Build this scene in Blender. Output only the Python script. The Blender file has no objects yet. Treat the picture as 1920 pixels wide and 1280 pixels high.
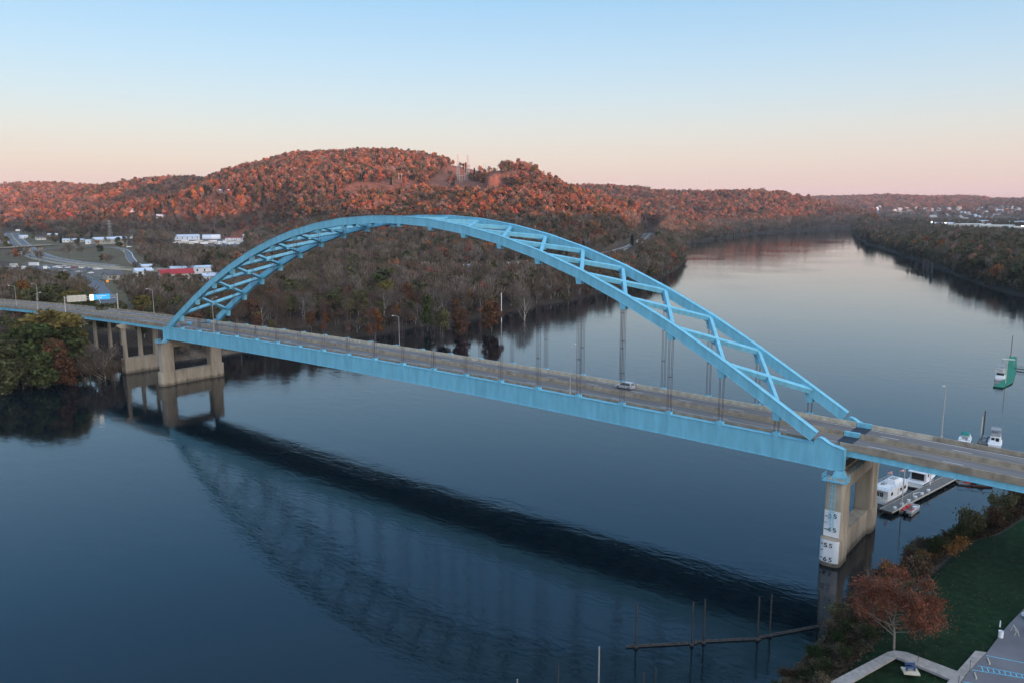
import bpy, math, random
import numpy as np
from mathutils import Vector, Matrix
R_ = math.radians
rng = random.Random(7)
nrg = np.random.default_rng(11)
scene = bpy.context.scene
COL = scene.collection

# ------------------------------------------------------------------ camera
CAM = np.array([160.9946, -146.3833, 64.4594])
YAW, PITCH, ROLL, FOC = -0.6779688, 0.1659499, -0.001397, 1504.685   # FOC in pixels of a 1920 px wide frame
def _rot():
    f = np.array([math.sin(YAW)*math.cos(PITCH), math.cos(YAW)*math.cos(PITCH), -math.sin(PITCH)])
    r = np.array([math.cos(YAW), -math.sin(YAW), 0.0]); u = np.cross(r, f)
    c, s = math.cos(ROLL), math.sin(ROLL)
    return c*r+s*u, -s*r+c*u, f
RX, RU, RF = _rot()
cam_data = bpy.data.cameras.new('camera')
cam = bpy.data.objects.new('camera', cam_data); COL.objects.link(cam)
m = Matrix(((RX[0], RU[0], -RF[0], CAM[0]), (RX[1], RU[1], -RF[1], CAM[1]), (RX[2], RU[2], -RF[2], CAM[2]), (0, 0, 0, 1)))
cam.matrix_world = m
cam_data.sensor_width = 36.0; cam_data.lens = FOC/1920*36.0
cam_data.clip_start = 0.5; cam_data.clip_end = 40000
scene.camera = cam

# ------------------------------------------------------------------ world, sun, exposure
SUN_AZ, SUN_EL = R_(101), R_(2.0)       # azimuth measured from +Y towards +X
sun_dir = Vector((math.sin(SUN_AZ)*math.cos(SUN_EL), math.cos(SUN_AZ)*math.cos(SUN_EL), math.sin(SUN_EL)))
world = bpy.data.worlds.new('World'); scene.world = world; world.use_nodes = True
nt = world.node_tree; nt.nodes.clear()
def N(tree, t, **kw):
    n = tree.nodes.new(t)
    for k, v in kw.items():
        if k.startswith('i_'):
            n.inputs[k[2:].replace('_', ' ')].default_value = v
        else: setattr(n, k, v)
    return n
def LK(tree, a, b): tree.links.new(a, b)
sky = N(nt, 'ShaderNodeTexSky', sky_type='NISHITA', sun_disc=False, sun_elevation=SUN_EL, sun_rotation=SUN_AZ, altitude=200, air_density=1.0, dust_density=1.6, ozone_density=2.5)
tc = N(nt, 'ShaderNodeTexCoord')
nrm = N(nt, 'ShaderNodeVectorMath', operation='NORMALIZE'); LK(nt, tc.outputs['Generated'], nrm.inputs[0])
sep = N(nt, 'ShaderNodeSeparateXYZ'); LK(nt, nrm.outputs[0], sep.inputs[0])
def lin(r, g, b):
    f = lambda c: (c/255/12.92) if c/255 <= 0.04045 else ((c/255+0.055)/1.055)**2.4
    return (f(r), f(g), f(b), 1)
ramp = N(nt, 'ShaderNodeValToRGB'); LK(nt, sep.outputs[2], ramp.inputs[0])
stops = [(0.0, lin(222,186,184)), (0.022, lin(229,204,196)), (0.058, lin(229,215,207)), (0.09, lin(221,220,217)), (0.125, lin(206,220,228)), (0.17, lin(187,214,234)), (0.25, lin(152,198,233)), (0.40, lin(112,178,236)), (0.75, lin(120,172,220)), (1.0, lin(125,170,215))]
el = ramp.color_ramp.elements
while len(el) < len(stops): el.new(0.5)
for e, (p_, c_) in zip(el, stops): e.position = p_; e.color = c_
SKY_MIX = 0.53
bgA = N(nt, 'ShaderNodeBackground'); LK(nt, ramp.outputs[0], bgA.inputs[0]); bgA.inputs[1].default_value = SKY_MIX
bgB = N(nt, 'ShaderNodeBackground'); LK(nt, sky.outputs[0], bgB.inputs[0]); bgB.inputs[1].default_value = 0.09
add = N(nt, 'ShaderNodeAddShader'); LK(nt, bgA.outputs[0], add.inputs[0]); LK(nt, bgB.outputs[0], add.inputs[1])
# the bright eastern sky round the rising sun, behind the viewpoint
dt = N(nt, 'ShaderNodeVectorMath', operation='DOT_PRODUCT'); LK(nt, nrm.outputs[0], dt.inputs[0]); dt.inputs[1].default_value = (math.sin(SUN_AZ), math.cos(SUN_AZ), 0.12)
gl = N(nt, 'ShaderNodeMapRange', interpolation_type='SMOOTHSTEP'); LK(nt, dt.outputs['Value'], gl.inputs[0]); gl.inputs[1].default_value = 0.0; gl.inputs[2].default_value = 1.0; gl.inputs[3].default_value = 0.0; gl.inputs[4].default_value = 1.20
bgC = N(nt, 'ShaderNodeBackground'); bgC.inputs[0].default_value = (1.0, 0.86, 0.74, 1); LK(nt, gl.outputs[0], bgC.inputs[1])
add2 = N(nt, 'ShaderNodeAddShader'); LK(nt, add.outputs[0], add2.inputs[0]); LK(nt, bgC.outputs[0], add2.inputs[1])
wo = N(nt, 'ShaderNodeOutputWorld'); LK(nt, add2.outputs[0], wo.inputs[0])
sl = bpy.data.lights.new('sun', 'SUN'); sl.energy = 5.0; sl.angle = R_(0.5); sl.color = (1.0, 0.43, 0.34)
so = bpy.data.objects.new('sun', sl); COL.objects.link(so)
so.rotation_euler = (-sun_dir).to_track_quat('-Z', 'Y').to_euler(); so.location = (0, 0, 400)
vs = scene.view_settings; vs.view_transform = 'Standard'; vs.look = 'None'; vs.gamma = 1; vs.use_curve_mapping = False; vs.exposure = 0.78
cy = scene.cycles
cy.use_denoising = True; cy.volume_bounces = 0; cy.max_bounces = 5; cy.diffuse_bounces = 2; cy.glossy_bounces = 3; cy.transmission_bounces = 2; cy.transparent_max_bounces = 8
cy.caustics_reflective = False; cy.caustics_refractive = False

# ------------------------------------------------------------------ pixel to place helpers (pixels of the 1920 x 1280 photograph)
def ray(px, py): return RF + (px-960)/FOC*RX - (py-640)/FOC*RU
def at(px, py, z=0.0):
    d = ray(px, py); return CAM + (z-CAM[2])/d[2]*d
def aty(px, py, y=0.0):
    d = ray(px, py); return CAM + (y-CAM[1])/d[1]*d
def atd(px, py, D):
    d = ray(px, py); return CAM + d*D/math.hypot(d[0], d[1])
def toscreen(P):
    P = np.asarray(P, float); d = P-CAM; q = d@RF
    q = np.where(np.abs(q) < 1e-6, 1e-6, q)
    return 960+FOC*(d@RX)/q, 640-FOC*(d@RU)/q, q

# ------------------------------------------------------------------ materials
def mat(name, col, rough=0.7, metal=0.0, var=0.12, scale=2.0, bump=0.0, spec=0.4, streak=None, emit=None, detail=4):
    """principled with a little procedural wear in the object's own space"""
    M = bpy.data.materials.new(name); M.use_nodes = True; t = M.node_tree; b = t.nodes['Principled BSDF']
    b.inputs['Roughness'].default_value = rough; b.inputs['Metallic'].default_value = metal; b.inputs['Specular IOR Level'].default_value = spec
    co = N(t, 'ShaderNodeTexCoord'); src = co.outputs['Object']
    if streak:
        mp = N(t, 'ShaderNodeMapping'); mp.inputs['Scale'].default_value = streak; LK(t, src, mp.inputs[0]); src = mp.outputs[0]
    no = N(t, 'ShaderNodeTexNoise'); no.inputs['Scale'].default_value = scale; no.inputs['Detail'].default_value = detail; LK(t, src, no.inputs['Vector'])
    r = N(t, 'ShaderNodeMapRange'); r.inputs[1].default_value = 0.3; r.inputs[2].default_value = 0.7; r.inputs[3].default_value = 1-var; r.inputs[4].default_value = 1+var
    LK(t, no.outputs[0], r.inputs[0])
    mu = N(t, 'ShaderNodeVectorMath', operation='SCALE'); mu.inputs[0].default_value = col[:3]; LK(t, r.outputs[0], mu.inputs['Scale'])
    LK(t, mu.outputs[0], b.inputs['Base Color'])
    if bump:
        bp = N(t, 'ShaderNodeBump'); bp.inputs['Strength'].default_value = bump; bp.inputs['Distance'].default_value = 0.05; LK(t, no.outputs[0], bp.inputs['Height']); LK(t, bp.outputs[0], b.inputs['Normal'])
    if emit:
        b.inputs['Emission Color'].default_value = (*emit[0], 1); b.inputs['Emission Strength'].default_value = emit[1]
    return M
M = {}
M['blue'] = mat('blue_steel_paint', (0.19, 0.52, 0.68), 0.45, 0, 0.13, 0.9, streak=(1, 1, 0.18))
M['bluedark'] = mat('dark_blue_steel', (0.10, 0.33, 0.45), 0.6, 0, 0.2, 2)  # darker blue steel, used on the pier cap railings
M['conc'] = mat('pier_concrete', (0.40, 0.345, 0.27), 0.9, 0, 0.2, 0.5, 0.15, streak=(1, 1, 0.3), spec=0.2)
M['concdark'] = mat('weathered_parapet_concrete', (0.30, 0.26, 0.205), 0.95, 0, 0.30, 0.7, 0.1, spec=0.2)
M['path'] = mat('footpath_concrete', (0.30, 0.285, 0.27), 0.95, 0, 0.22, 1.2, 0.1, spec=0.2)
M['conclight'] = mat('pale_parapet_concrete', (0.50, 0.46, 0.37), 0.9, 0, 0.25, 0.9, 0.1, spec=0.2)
def waterline(Mt, top):
    t = Mt.node_tree; b = t.nodes['Principled BSDF']; src = b.inputs['Base Color'].links[0].from_socket
    ge = N(t, 'ShaderNodeNewGeometry'); sp = N(t, 'ShaderNodeSeparateXYZ'); LK(t, ge.outputs['Position'], sp.inputs[0])
    mp = N(t, 'ShaderNodeMapping'); mp.inputs['Scale'].default_value = (0.8, 0.8, 0.12); LK(t, ge.outputs['Position'], mp.inputs[0]); n = N(t, 'ShaderNodeTexNoise'); n.inputs['Scale'].default_value = 1.0; n.inputs['Detail'].default_value = 4; LK(t, mp.outputs[0], n.inputs['Vector'])
    ma = N(t, 'ShaderNodeMath', operation='MULTIPLY_ADD'); LK(t, n.outputs[0], ma.inputs[0]); ma.inputs[1].default_value = -2.2; LK(t, sp.outputs[2], ma.inputs[2])
    r = N(t, 'ShaderNodeMapRange'); LK(t, ma.outputs[0], r.inputs[0]); r.inputs[1].default_value = top-1.6; r.inputs[2].default_value = top-0.5; r.inputs[3].default_value = 0.42; r.inputs[4].default_value = 1.0
    r2 = N(t, 'ShaderNodeMapRange'); LK(t, n.outputs[0], r2.inputs[0]); r2.inputs[1].default_value = 0.5; r2.inputs[2].default_value = 0.72; r2.inputs[3].default_value = 1.0; r2.inputs[4].default_value = 0.84
    mm = N(t, 'ShaderNodeMath', operation='MULTIPLY'); LK(t, r.outputs[0], mm.inputs[0]); LK(t, r2.outputs[0], mm.inputs[1])
    v = N(t, 'ShaderNodeVectorMath', operation='SCALE'); LK(t, src, v.inputs[0]); LK(t, mm.outputs[0], v.inputs['Scale']); LK(t, v.outputs[0], b.inputs['Base Color'])
waterline(M['conc'], 0.9)
M['asph'] = mat('bridge_roadway', (0.185, 0.175, 0.172), 0.85, 0, 0.18, 0.35, spec=0.3, streak=(0.2, 1.6, 1))
M['asph2'] = mat('asphalt', (0.14, 0.145, 0.16), 0.9, 0, 0.2, 0.15, spec=0.3)
M['gravel'] = mat('gravel_lot', (0.16, 0.145, 0.13), 0.95, 0, 0.3, 0.2, spec=0.2)
M['white'] = mat('white_road_paint', (0.75, 0.75, 0.73), 0.7, 0, 0.08, 3)
M['yellow'] = mat('yellow_road_paint', (0.50, 0.36, 0.10), 0.7, 0, 0.15, 3)
M['bluepaint'] = mat('blue_marking_paint', (0.12, 0.50, 0.72), 0.7, 0, 0.15, 3)
M['rope'] = mat('hanger_strand_steel', (0.075, 0.045, 0.052), 0.6, 0.3, 0.3, 3)
M['rail'] = mat('grey_galvanised_rail', (0.42, 0.42, 0.40), 0.5, 0.4, 0.15, 3)
M['pole'] = mat('galvanised_pole', (0.50, 0.48, 0.46), 0.5, 0.3, 0.12, 2)
M['black'] = mat('dark_opening', (0.015, 0.015, 0.018), 0.8, 0, 0.2, 2)
M['wpaint'] = mat('white_paint', (0.78, 0.80, 0.82), 0.45, 0, 0.05, 1.5)
M['offwhite'] = mat('cream_paint', (0.58, 0.55, 0.48), 0.6, 0, 0.1, 1.0)
M['ink'] = mat('black_numerals', (0.02, 0.02, 0.02), 0.7, 0, 0.1, 3)
M['glass'] = mat('dark_glass', (0.02, 0.028, 0.035), 0.08, 0, 0.1, 2, spec=0.8)
M['red'] = mat('red_paint', (0.50, 0.035, 0.03), 0.5, 0, 0.12, 2)
M['redroof'] = mat('red_metal_roof', (0.38, 0.03, 0.035), 0.5, 0, 0.15, 0.5)
M['teal'] = mat('teal_canvas', (0.02, 0.22, 0.20), 0.8, 0, 0.15, 2)
M['green'] = mat('green_deck_carpet', (0.02, 0.20, 0.13), 0.9, 0, 0.15, 1)
M['wood'] = mat('grey_dock_planks', (0.15, 0.15, 0.145), 0.9, 0, 0.3, 3, 0.1)
M['brown'] = mat('rusty_steel', (0.10, 0.045, 0.03), 0.8, 0.2, 0.3, 2)
M['darksteel'] = mat('dark_steel_pile', (0.05, 0.05, 0.05), 0.7, 0.3, 0.4, 1.5)
M['tyre'] = mat('black_rubber', (0.012, 0.012, 0.013), 0.85, 0, 0.1, 4)
M['chrome'] = mat('wheel_alloy', (0.45, 0.45, 0.46), 0.35, 0.8, 0.05, 4)
M['silver'] = mat('silver_car_paint', (0.50, 0.52, 0.56), 0.28, 0.3, 0.04, 1)
M['carblack'] = mat('black_car_paint', (0.02, 0.02, 0.024), 0.25, 0.1, 0.04, 1)
M['carblue'] = mat('blue_car_paint', (0.04, 0.09, 0.22), 0.3, 0.1, 0.04, 1)
M['taillight'] = mat('lit_tail_lamp', (0.5, 0.02, 0.02), 0.4, emit=((1, 0.06, 0.04), 6.0))
M['headlight'] = mat('lit_head_lamp', (0.9, 0.9, 0.8), 0.4, emit=((1, 0.9, 0.7), 8.0))
M['lamp'] = mat('lit_floodlight', (0.9, 0.9, 0.85), 0.4, emit=((1, 0.93, 0.8), 14.0))
M['signblue'] = mat('backlit_blue_sign', (0.02, 0.25, 0.5), 0.4, emit=((0.03, 0.38, 0.75), 0.45))
M['signwhite'] = mat('backlit_white_sign', (0.8, 0.8, 0.75), 0.4, emit=((1.0, 0.80, 0.58), 0.55))
M['signorange'] = mat('orange_road_sign', (0.85, 0.26, 0.02), 0.5, emit=((1, 0.3, 0.03), 0.25))
M['aluroof'] = mat('pale_metal_roof', (0.60, 0.68, 0.78), 0.45, 0.1, 0.06, 0.3)
M['tanwall'] = mat('tan_metal_wall', (0.34, 0.34, 0.29), 0.7, 0, 0.06, 0.5)
M['greywall'] = mat('grey_wall', (0.30, 0.31, 0.33), 0.7, 0, 0.08, 0.5)
M['darkroof'] = mat('dark_shingle_roof', (0.10, 0.10, 0.115), 0.9, 0, 0.2, 0.5)
M['bark'] = mat('grey_bark', (0.15, 0.125, 0.105), 0.95, 0, 0.3, 2, spec=0.1)
M['palebark'] = mat('pale_sycamore_bark', (0.42, 0.38, 0.33), 0.95, 0, 0.25, 1.5, spec=0.1)
M['rock'] = mat('bank_rock', (0.20, 0.18, 0.15), 0.95, 0, 0.35, 1.5, 0.3)

def foliage(name, cols, spread=1.0, clump=0.5, transl=0.25, byloc=0.0):
    """leaf colour picked per tree from a list, with lighter and darker clumps inside the crown"""
    Mx = bpy.data.materials.new(name); Mx.use_nodes = True; t = Mx.node_tree; t.nodes.clear()
    oi = N(t, 'ShaderNodeObjectInfo')
    fac = oi.outputs['Random']
    if byloc:
        n2 = N(t, 'ShaderNodeTexNoise'); n2.inputs['Scale'].default_value = 0.006; n2.inputs['Detail'].default_value = 2; LK(t, oi.outputs['Location'], n2.inputs['Vector'])
        mr = N(t, 'ShaderNodeMapRange'); mr.inputs[1].default_value = 0.35; mr.inputs[2].default_value = 0.65; LK(t, n2.outputs[0], mr.inputs[0])
        mx = N(t, 'ShaderNodeMix'); mx.data_type = 'FLOAT'; mx.inputs[0].default_value = byloc; LK(t, oi.outputs['Random'], mx.inputs[2]); LK(t, mr.outputs[0], mx.inputs[3]); fac = mx.outputs[0]
    rp = N(t, 'ShaderNodeValToRGB'); LK(t, fac, rp.inputs[0]); e = rp.color_ramp.elements
    while len(e) < len(cols): e.new(0.5)
    for i, c in enumerate(cols): e[i].position = i/(max(1, len(cols)-1)); e[i].color = (*c, 1)
    co = N(t, 'ShaderNodeTexCoord')
    no = N(t, 'ShaderNodeTexNoise'); no.inputs['Scale'].default_value = clump; no.inputs['Detail'].default_value = 3; LK(t, co.outputs['Object'], no.inputs['Vector'])
    r = N(t, 'ShaderNodeMapRange'); r.inputs[1].default_value = 0.3; r.inputs[2].default_value = 0.7; r.inputs[3].default_value = 1-0.45*spread; r.inputs[4].default_value = 1+0.45*spread; LK(t, no.outputs[0], r.inputs[0])
    geo = N(t, 'ShaderNodeNewGeometry'); r2 = N(t, 'ShaderNodeMapRange'); r2.inputs[3].default_value = 0.72; r2.inputs[4].default_value = 1.28; LK(t, geo.outputs['Random Per Island'], r2.inputs[0])
    m1 = N(t, 'ShaderNodeMath', operation='MULTIPLY'); LK(t, r.outputs[0], m1.inputs[0]); LK(t, r2.outputs[0], m1.inputs[1])
    mu = N(t, 'ShaderNodeVectorMath', operation='SCALE'); LK(t, rp.outputs[0], mu.inputs[0]); LK(t, m1.outputs[0], mu.inputs['Scale'])
    d = N(t, 'ShaderNodeBsdfDiffuse'); LK(t, mu.outputs[0], d.inputs[0])
    tr = N(t, 'ShaderNodeBsdfTranslucent'); LK(t, mu.outputs[0], tr.inputs[0])
    ms = N(t, 'ShaderNodeMixShader'); ms.inputs[0].default_value = transl; LK(t, d.outputs[0], ms.inputs[1]); LK(t, tr.outputs[0], ms.inputs[2])
    o = N(t, 'ShaderNodeOutputMaterial'); LK(t, ms.outputs[0], o.inputs[0])
    return Mx

# ------------------------------------------------------------------ mesh helpers
def tag(o, label=None, cat=None, group=None, kind=None):
    if label: o['label'] = label
    if cat: o['category'] = cat
    if group: o['group'] = group
    if kind: o['kind'] = kind
    return o
def empty(name, loc=(0, 0, 0), rz=0.0, label=None, cat=None, group=None):
    o = bpy.data.objects.new(name, None); COL.objects.link(o); o.location = tuple(float(v) for v in loc); o.rotation_euler = (0, 0, rz); o.empty_display_size = 0.5
    return tag(o, label, cat, group)
def obj(name, mesh, material=None, parent=None):
    if material is not None and not mesh.materials: mesh.materials.append(material)
    o = bpy.data.objects.new(name, mesh); COL.objects.link(o)
    if parent is not None: o.parent = parent
    return o
class MB:
    def __init__(s): s.v = []; s.f = []; s.m = []; s.cur = 0
    def quadbox(s, P):     # 8 corners: bottom ring 0-3, top ring 4-7
        b = len(s.v); s.v += [tuple(map(float, q)) for q in P]
        for f in ((0, 3, 2, 1), (4, 5, 6, 7), (0, 1, 5, 4), (1, 2, 6, 5), (2, 3, 7, 6), (3, 0, 4, 7)): s.f.append(tuple(b+i for i in f)); s.m.append(s.cur)
        return s
    def box(s, x0, x1, y0, y1, z0, z1):
        return s.quadbox([(x0, y0, z0), (x1, y0, z0), (x1, y1, z0), (x0, y1, z0), (x0, y0, z1), (x1, y0, z1), (x1, y1, z1), (x0, y1, z1)])
    def taper(s, x0, x1, y0, y1, z0, z1, ix, iy, ox=0, oy=0):
        return s.quadbox([(x0, y0, z0), (x1, y0, z0), (x1, y1, z0), (x0, y1, z0), (x0+ix+ox, y0+iy+oy, z1), (x1-ix+ox, y0+iy+oy, z1), (x1-ix+ox, y1-iy+oy, z1), (x0+ix+ox, y1-iy+oy, z1)])
    def beam(s, p, q, w, h, up=(0, 0, 1)):
        p = Vector(p); q = Vector(q); d = (q-p).normalized(); u = Vector(up); r = d.cross(u)
        if r.length < 1e-4: r = d.cross(Vector((0, 1, 0)))
        r.normalize(); u = r.cross(d).normalized(); r = r*(w/2); u = u*(h/2)
        return s.quadbox([p-r-u, p+r-u, q+r-u, q-r-u, p-r+u, p+r+u, q+r+u, q-r+u])
    def tube(s, p, q, r0, r1=None, n=6, cap=True):
        r1 = r0 if r1 is None else r1
        p = Vector(p); q = Vector(q); d = (q-p).normalized(); a = d.cross(Vector((0, 0, 1)))
        if a.length < 1e-3: a = Vector((1, 0, 0))
        a.normalize(); c = d.cross(a); b = len(s.v)
        for P, r in ((p, r0), (q, r1)):
            for k in range(n): s.v.append(tuple(P+(a*math.cos(2*math.pi*k/n)+c*math.sin(2*math.pi*k/n))*r))
        for k in range(n): s.f.append((b+k, b+(k+1) % n, b+n+(k+1) % n, b+n+k)); s.m.append(s.cur)
        if cap: s.f.append(tuple(b+k for k in reversed(range(n)))); s.f.append(tuple(b+n+k for k in range(n))); s.m += [s.cur]*2
        return s
    def prism(s, pts, v):   # closed planar ring pts extruded by vector v
        b = len(s.v); n = len(pts); v = Vector(v)
        s.v += [tuple(map(float, q)) for q in pts]; s.v += [tuple(Vector(q)+v) for q in pts]
        s.f.append(tuple(range(b+n-1, b-1, -1))); s.f.append(tuple(range(b+n, b+2*n)))
        for k in range(n): s.f.append((b+k, b+(k+1) % n, b+n+(k+1) % n, b+n+k))
        s.m += [s.cur]*(n+2); return s
    def loft(s, rings, closed=True, caps=True):
        b = len(s.v); n = len(rings[0])
        for r in rings: s.v += [tuple(map(float, q)) for q in r]
        for i in range(len(rings)-1):
            for k in range(n if closed else n-1): s.f.append((b+i*n+k, b+i*n+(k+1) % n, b+(i+1)*n+(k+1) % n, b+(i+1)*n+k)); s.m.append(s.cur)
        if caps: s.f.append(tuple(b+k for k in reversed(range(n)))); s.f.append(tuple(b+(len(rings)-1)*n+k for k in range(n))); s.m += [s.cur]*2
        return s
    def face(s, pts):
        b = len(s.v); s.v += [tuple(map(float, q)) for q in pts]; s.f.append(tuple(range(b, b+len(pts)))); s.m.append(s.cur); return s
    def mesh(s, name, mats, smooth=False):
        me = bpy.data.meshes.new(name); me.from_pydata(s.v, [], s.f)
        for x in (mats if isinstance(mats, (list, tuple)) else [mats]): me.materials.append(x)
        if isinstance(mats, (list, tuple)): me.polygons.foreach_set('material_index', s.m)
        if smooth: me.polygons.foreach_set('use_smooth', [True]*len(me.polygons))
        me.update()
        return me
    def build(s, name, mats, parent=None, smooth=False, recalc=True, bevel=0):
        me = s.mesh(name, mats, smooth)
        if recalc:
            import bmesh
            bm = bmesh.new(); bm.from_mesh(me); bmesh.ops.recalc_face_normals(bm, faces=bm.faces[:]); bm.to_mesh(me); bm.free()
        o = obj(name, me, None, parent)
        if bevel:
            bv = o.modifiers.new('bevel', 'BEVEL'); bv.width = bevel; bv.segments = 2; bv.limit_method = 'ANGLE'; bv.angle_limit = R_(40)
        return o
def npmesh(name, V, Fq, material, smooth=False):
    me = bpy.data.meshes.new(name); V = np.ascontiguousarray(V, np.float32); Fq = np.ascontiguousarray(Fq, np.int32)
    me.vertices.add(len(V)); me.vertices.foreach_set('co', V.ravel())
    k = Fq.shape[1]; me.loops.add(Fq.size); me.loops.foreach_set('vertex_index', Fq.ravel())
    me.polygons.add(len(Fq)); me.polygons.foreach_set('loop_start', np.arange(0, Fq.size, k, dtype=np.int32))
    if smooth: me.polygons.foreach_set('use_smooth', np.ones(len(Fq), bool))
    me.update(calc_edges=True); me.validate()
    if material: me.materials.append(material)
    return me
def copy_tree(o, parent=None, **props):
    c = o.copy(); COL.objects.link(c)
    if parent is not None: c.parent = parent
    for ch in list(o.children): copy_tree(ch, c)
    for k, v in props.items(): c[k] = v
    return c
# ------------------------------------------------------------------ terrain: shore lines and ridges
SH_L = [(-420,-900),(-260,-500),(-190,-200),(-172,-90),(-167.1,-39.7),(-172.2,-26.9),(-171.5,-13.5),(-170.8,0.8),(-165,11.2),(-160,30),(-158.6,49.1),(-158.8,62.9),(-152,95),(-145.8,122.5),(-149.8,156.5),(-145.5,186),(-147.3,216.1),(-154.6,259.2),(-154.7,304.1),(-163.4,358),(-175.4,420.5),(-191.4,508.4),(-230.3,614.7),(-281,733.2),(-427.1,1018.7),(-502.2,1202.5),(-594.6,1663.6),(-614.8,2074.3),(-600,2515),(-520,3100),(-250,3900),(300,4600),(1500,5200)]
SH_R = [(1500,4700),(500,4000),(-50,3200),(-380,2800),(-532.5,2264.7),(-344.9,1642.7),(-236.4,1324.2),(-126.2,1062.9),(-37.7,832),(19.3,686.9),(60.1,583),(86.8,535.9),(118,470),(150,400),(175,320),(185,250),(180,180),(165,130),(152,95),(142.2,62.5),(139.4,45.7),(137.5,33),(134.9,20.9),(132.2,15.6),(130.2,8),(128.7,-4.1),(127.1,-19.7),(126.6,-28.5),(126.4,-37.1),(125.6,-45.3),(123,-65),(112,-100),(80,-170),(20,-320),(-60,-600),(-180,-1000)]
def in_poly(X, Y, poly):
    c = np.zeros(X.shape, bool); n = len(poly)
    for i in range(n):
        x0, y0 = poly[i]; x1, y1 = poly[(i+1) % n]
        t = ((y0 > Y) != (y1 > Y)); xi = (x1-x0)*(Y-y0)/((y1-y0) if y1 != y0 else 1e-9)+x0
        c ^= t & (X < xi)
    return c
def dist_poly(X, Y, pl):
    d = np.full(X.shape, 1e9)
    for (x0, y0), (x1, y1) in zip(pl[:-1], pl[1:]):
        dx, dy = x1-x0, y1-y0; t = np.clip(((X-x0)*dx+(Y-y0)*dy)/(dx*dx+dy*dy), 0, 1)
        d = np.minimum(d, np.hypot(X-x0-t*dx, Y-y0-t*dy))
    return d
RIVER = SH_L + SH_R
_perm = nrg.random((256, 256))
def vnoise(X, Y, s):
    x = X/s; y = Y/s; xi = np.floor(x).astype(int); yi = np.floor(y).astype(int); fx = x-xi; fy = y-yi
    fx = fx*fx*(3-2*fx); fy = fy*fy*(3-2*fy)
    g = lambda a, b: _perm[a & 255, b & 255]
    return (g(xi, yi)*(1-fx)+g(xi+1, yi)*fx)*(1-fy)+(g(xi, yi+1)*(1-fx)+g(xi+1, yi+1)*fx)*fy
def fbm(X, Y, s): return (vnoise(X, Y, s)+0.5*vnoise(X+91, Y+37, s/2.1)+0.25*vnoise(X-53, Y+11, s/4.3))/1.75*2-1
def crest(pts, tree=12.0):
    out = []
    for px, py, D, Wd in pts:
        P = atd(px, py, D); out.append((P[0], P[1], P[2]-tree, Wd))
    return out
RIDGES = [
 (crest([(-500,330,3300,1100),(-150,345,3200,1000),(0,356,3200,900),(25,356,3250,900),(55,347,3200,900),(110,347,3100,900),(200,351,3050,900),(260,345,3000,850),(330,345,2900,800)]), 14),
 (crest([(215,352,2800,700),(270,343,2650,650),(340,333,2500,600),(400,343,2400,480),(440,333,2330,450),(480,317,2250,380),(525,297,2120,390),(560,285,2000,520),(620,283,1900,640),(680,281,1820,700),(740,281,1750,700),(768,286,1710,400),(790,294,1680,230)]), 12),
 (crest([(790,296,1660,240),(835,306,1600,260),(848,328,1540,600),(880,326,1500,640),(920,326,1440,600),(965,305,1400,460),(1000,327,1370,420),(1030,337,1350,290),(1055,329,1340,210),(1078,316,1330,190),(1105,338,1340,160),(1132,368,1370,130),(1160,392,1420,110),(1190,418,1480,100),(1212,436,1540,90)], 11), 12),
 (crest([(960,352,1200,420),(1010,368,1140,340),(1055,386,1090,260),(1100,398,1070,200),(1140,412,1080,150),(1172,430,1110,110),(1192,445,1150,80)]), 12),
 (crest([(1000,350,3000,700),(1100,349,2900,750),(1190,352,2750,750),(1240,361,2700,720),(1330,362,2650,650),(1400,361,2650,560),(1440,359,2700,480),(1475,353,2750,420),(1500,371,2900,380),(1530,395,3100,300),(1545,402,3300,250)]), 8),
 (crest([(1380,375,6000,1400),(1500,372,5800,1600),(1560,370,5600,1700),(1620,369,5500,1700),(1660,366,5500,1700),(1720,370,5600,1700),(1800,369,5600,1700),(1850,374,5700,1700),(1920,374,5600,1700),(2100,366,5400,1700),(2500,360,5200,1500)]), 8)]
# unseen hill behind the viewpoint, sunrise side: crest shaped to place the valley shadow
_s = np.array([math.sin(SUN_AZ), math.cos(SUN_AZ)]); _t = np.array([-_s[1], _s[0]]); _c = CAM[:2]+_s*1250
def _shade_targets():     # where the line between sunlit and shaded slope lies in the valley: (px, distance, height)
    out = []
    for px, D, z in ((50, 3000, 12), (250, 2500, 14), (500, 1900, 30), (620, 1700, 50), (740, 1500, 60), (965, 1250, 76), (1170, 1400, 32), (1230, 2700, 36), (1400, 2650, 52), (1520, 2800, 86), (1640, 5300, 62), (1850, 5300, 78)):
        P = atd(px, 400, D)[:2]-CAM[:2]; out.append((-float(P@_t), z-12+(1250-float(P@_s))*math.tan(SUN_EL)))
    out.sort(); return out
SHADE = _shade_targets(); SHADE = [(SHADE[0][0]-1500, SHADE[0][1])]+SHADE+[(SHADE[-1][0]+4500, SHADE[-1][1])]
RIDGES.append(([(_c[0]-_t[0]*a, _c[1]-_t[1]*a, h, 520) for a, h in SHADE], 12))
def ridge_samples(pts, step=30):
    S = []
    for a, b in zip(pts[:-1], pts[1:]):
        n = max(1, int(math.hypot(b[0]-a[0], b[1]-a[1])/step))
        for k in range(n): t = k/n; S.append([a[i]*(1-t)+b[i]*t for i in range(4)])
    S.append(list(pts[-1])); return np.array(S)
RS = [(ridge_samples(p), base) for p, base in RIDGES]
ROADS = []; FLATS = []      # (polyline world xy, half width, z) levelled into the ground
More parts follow.
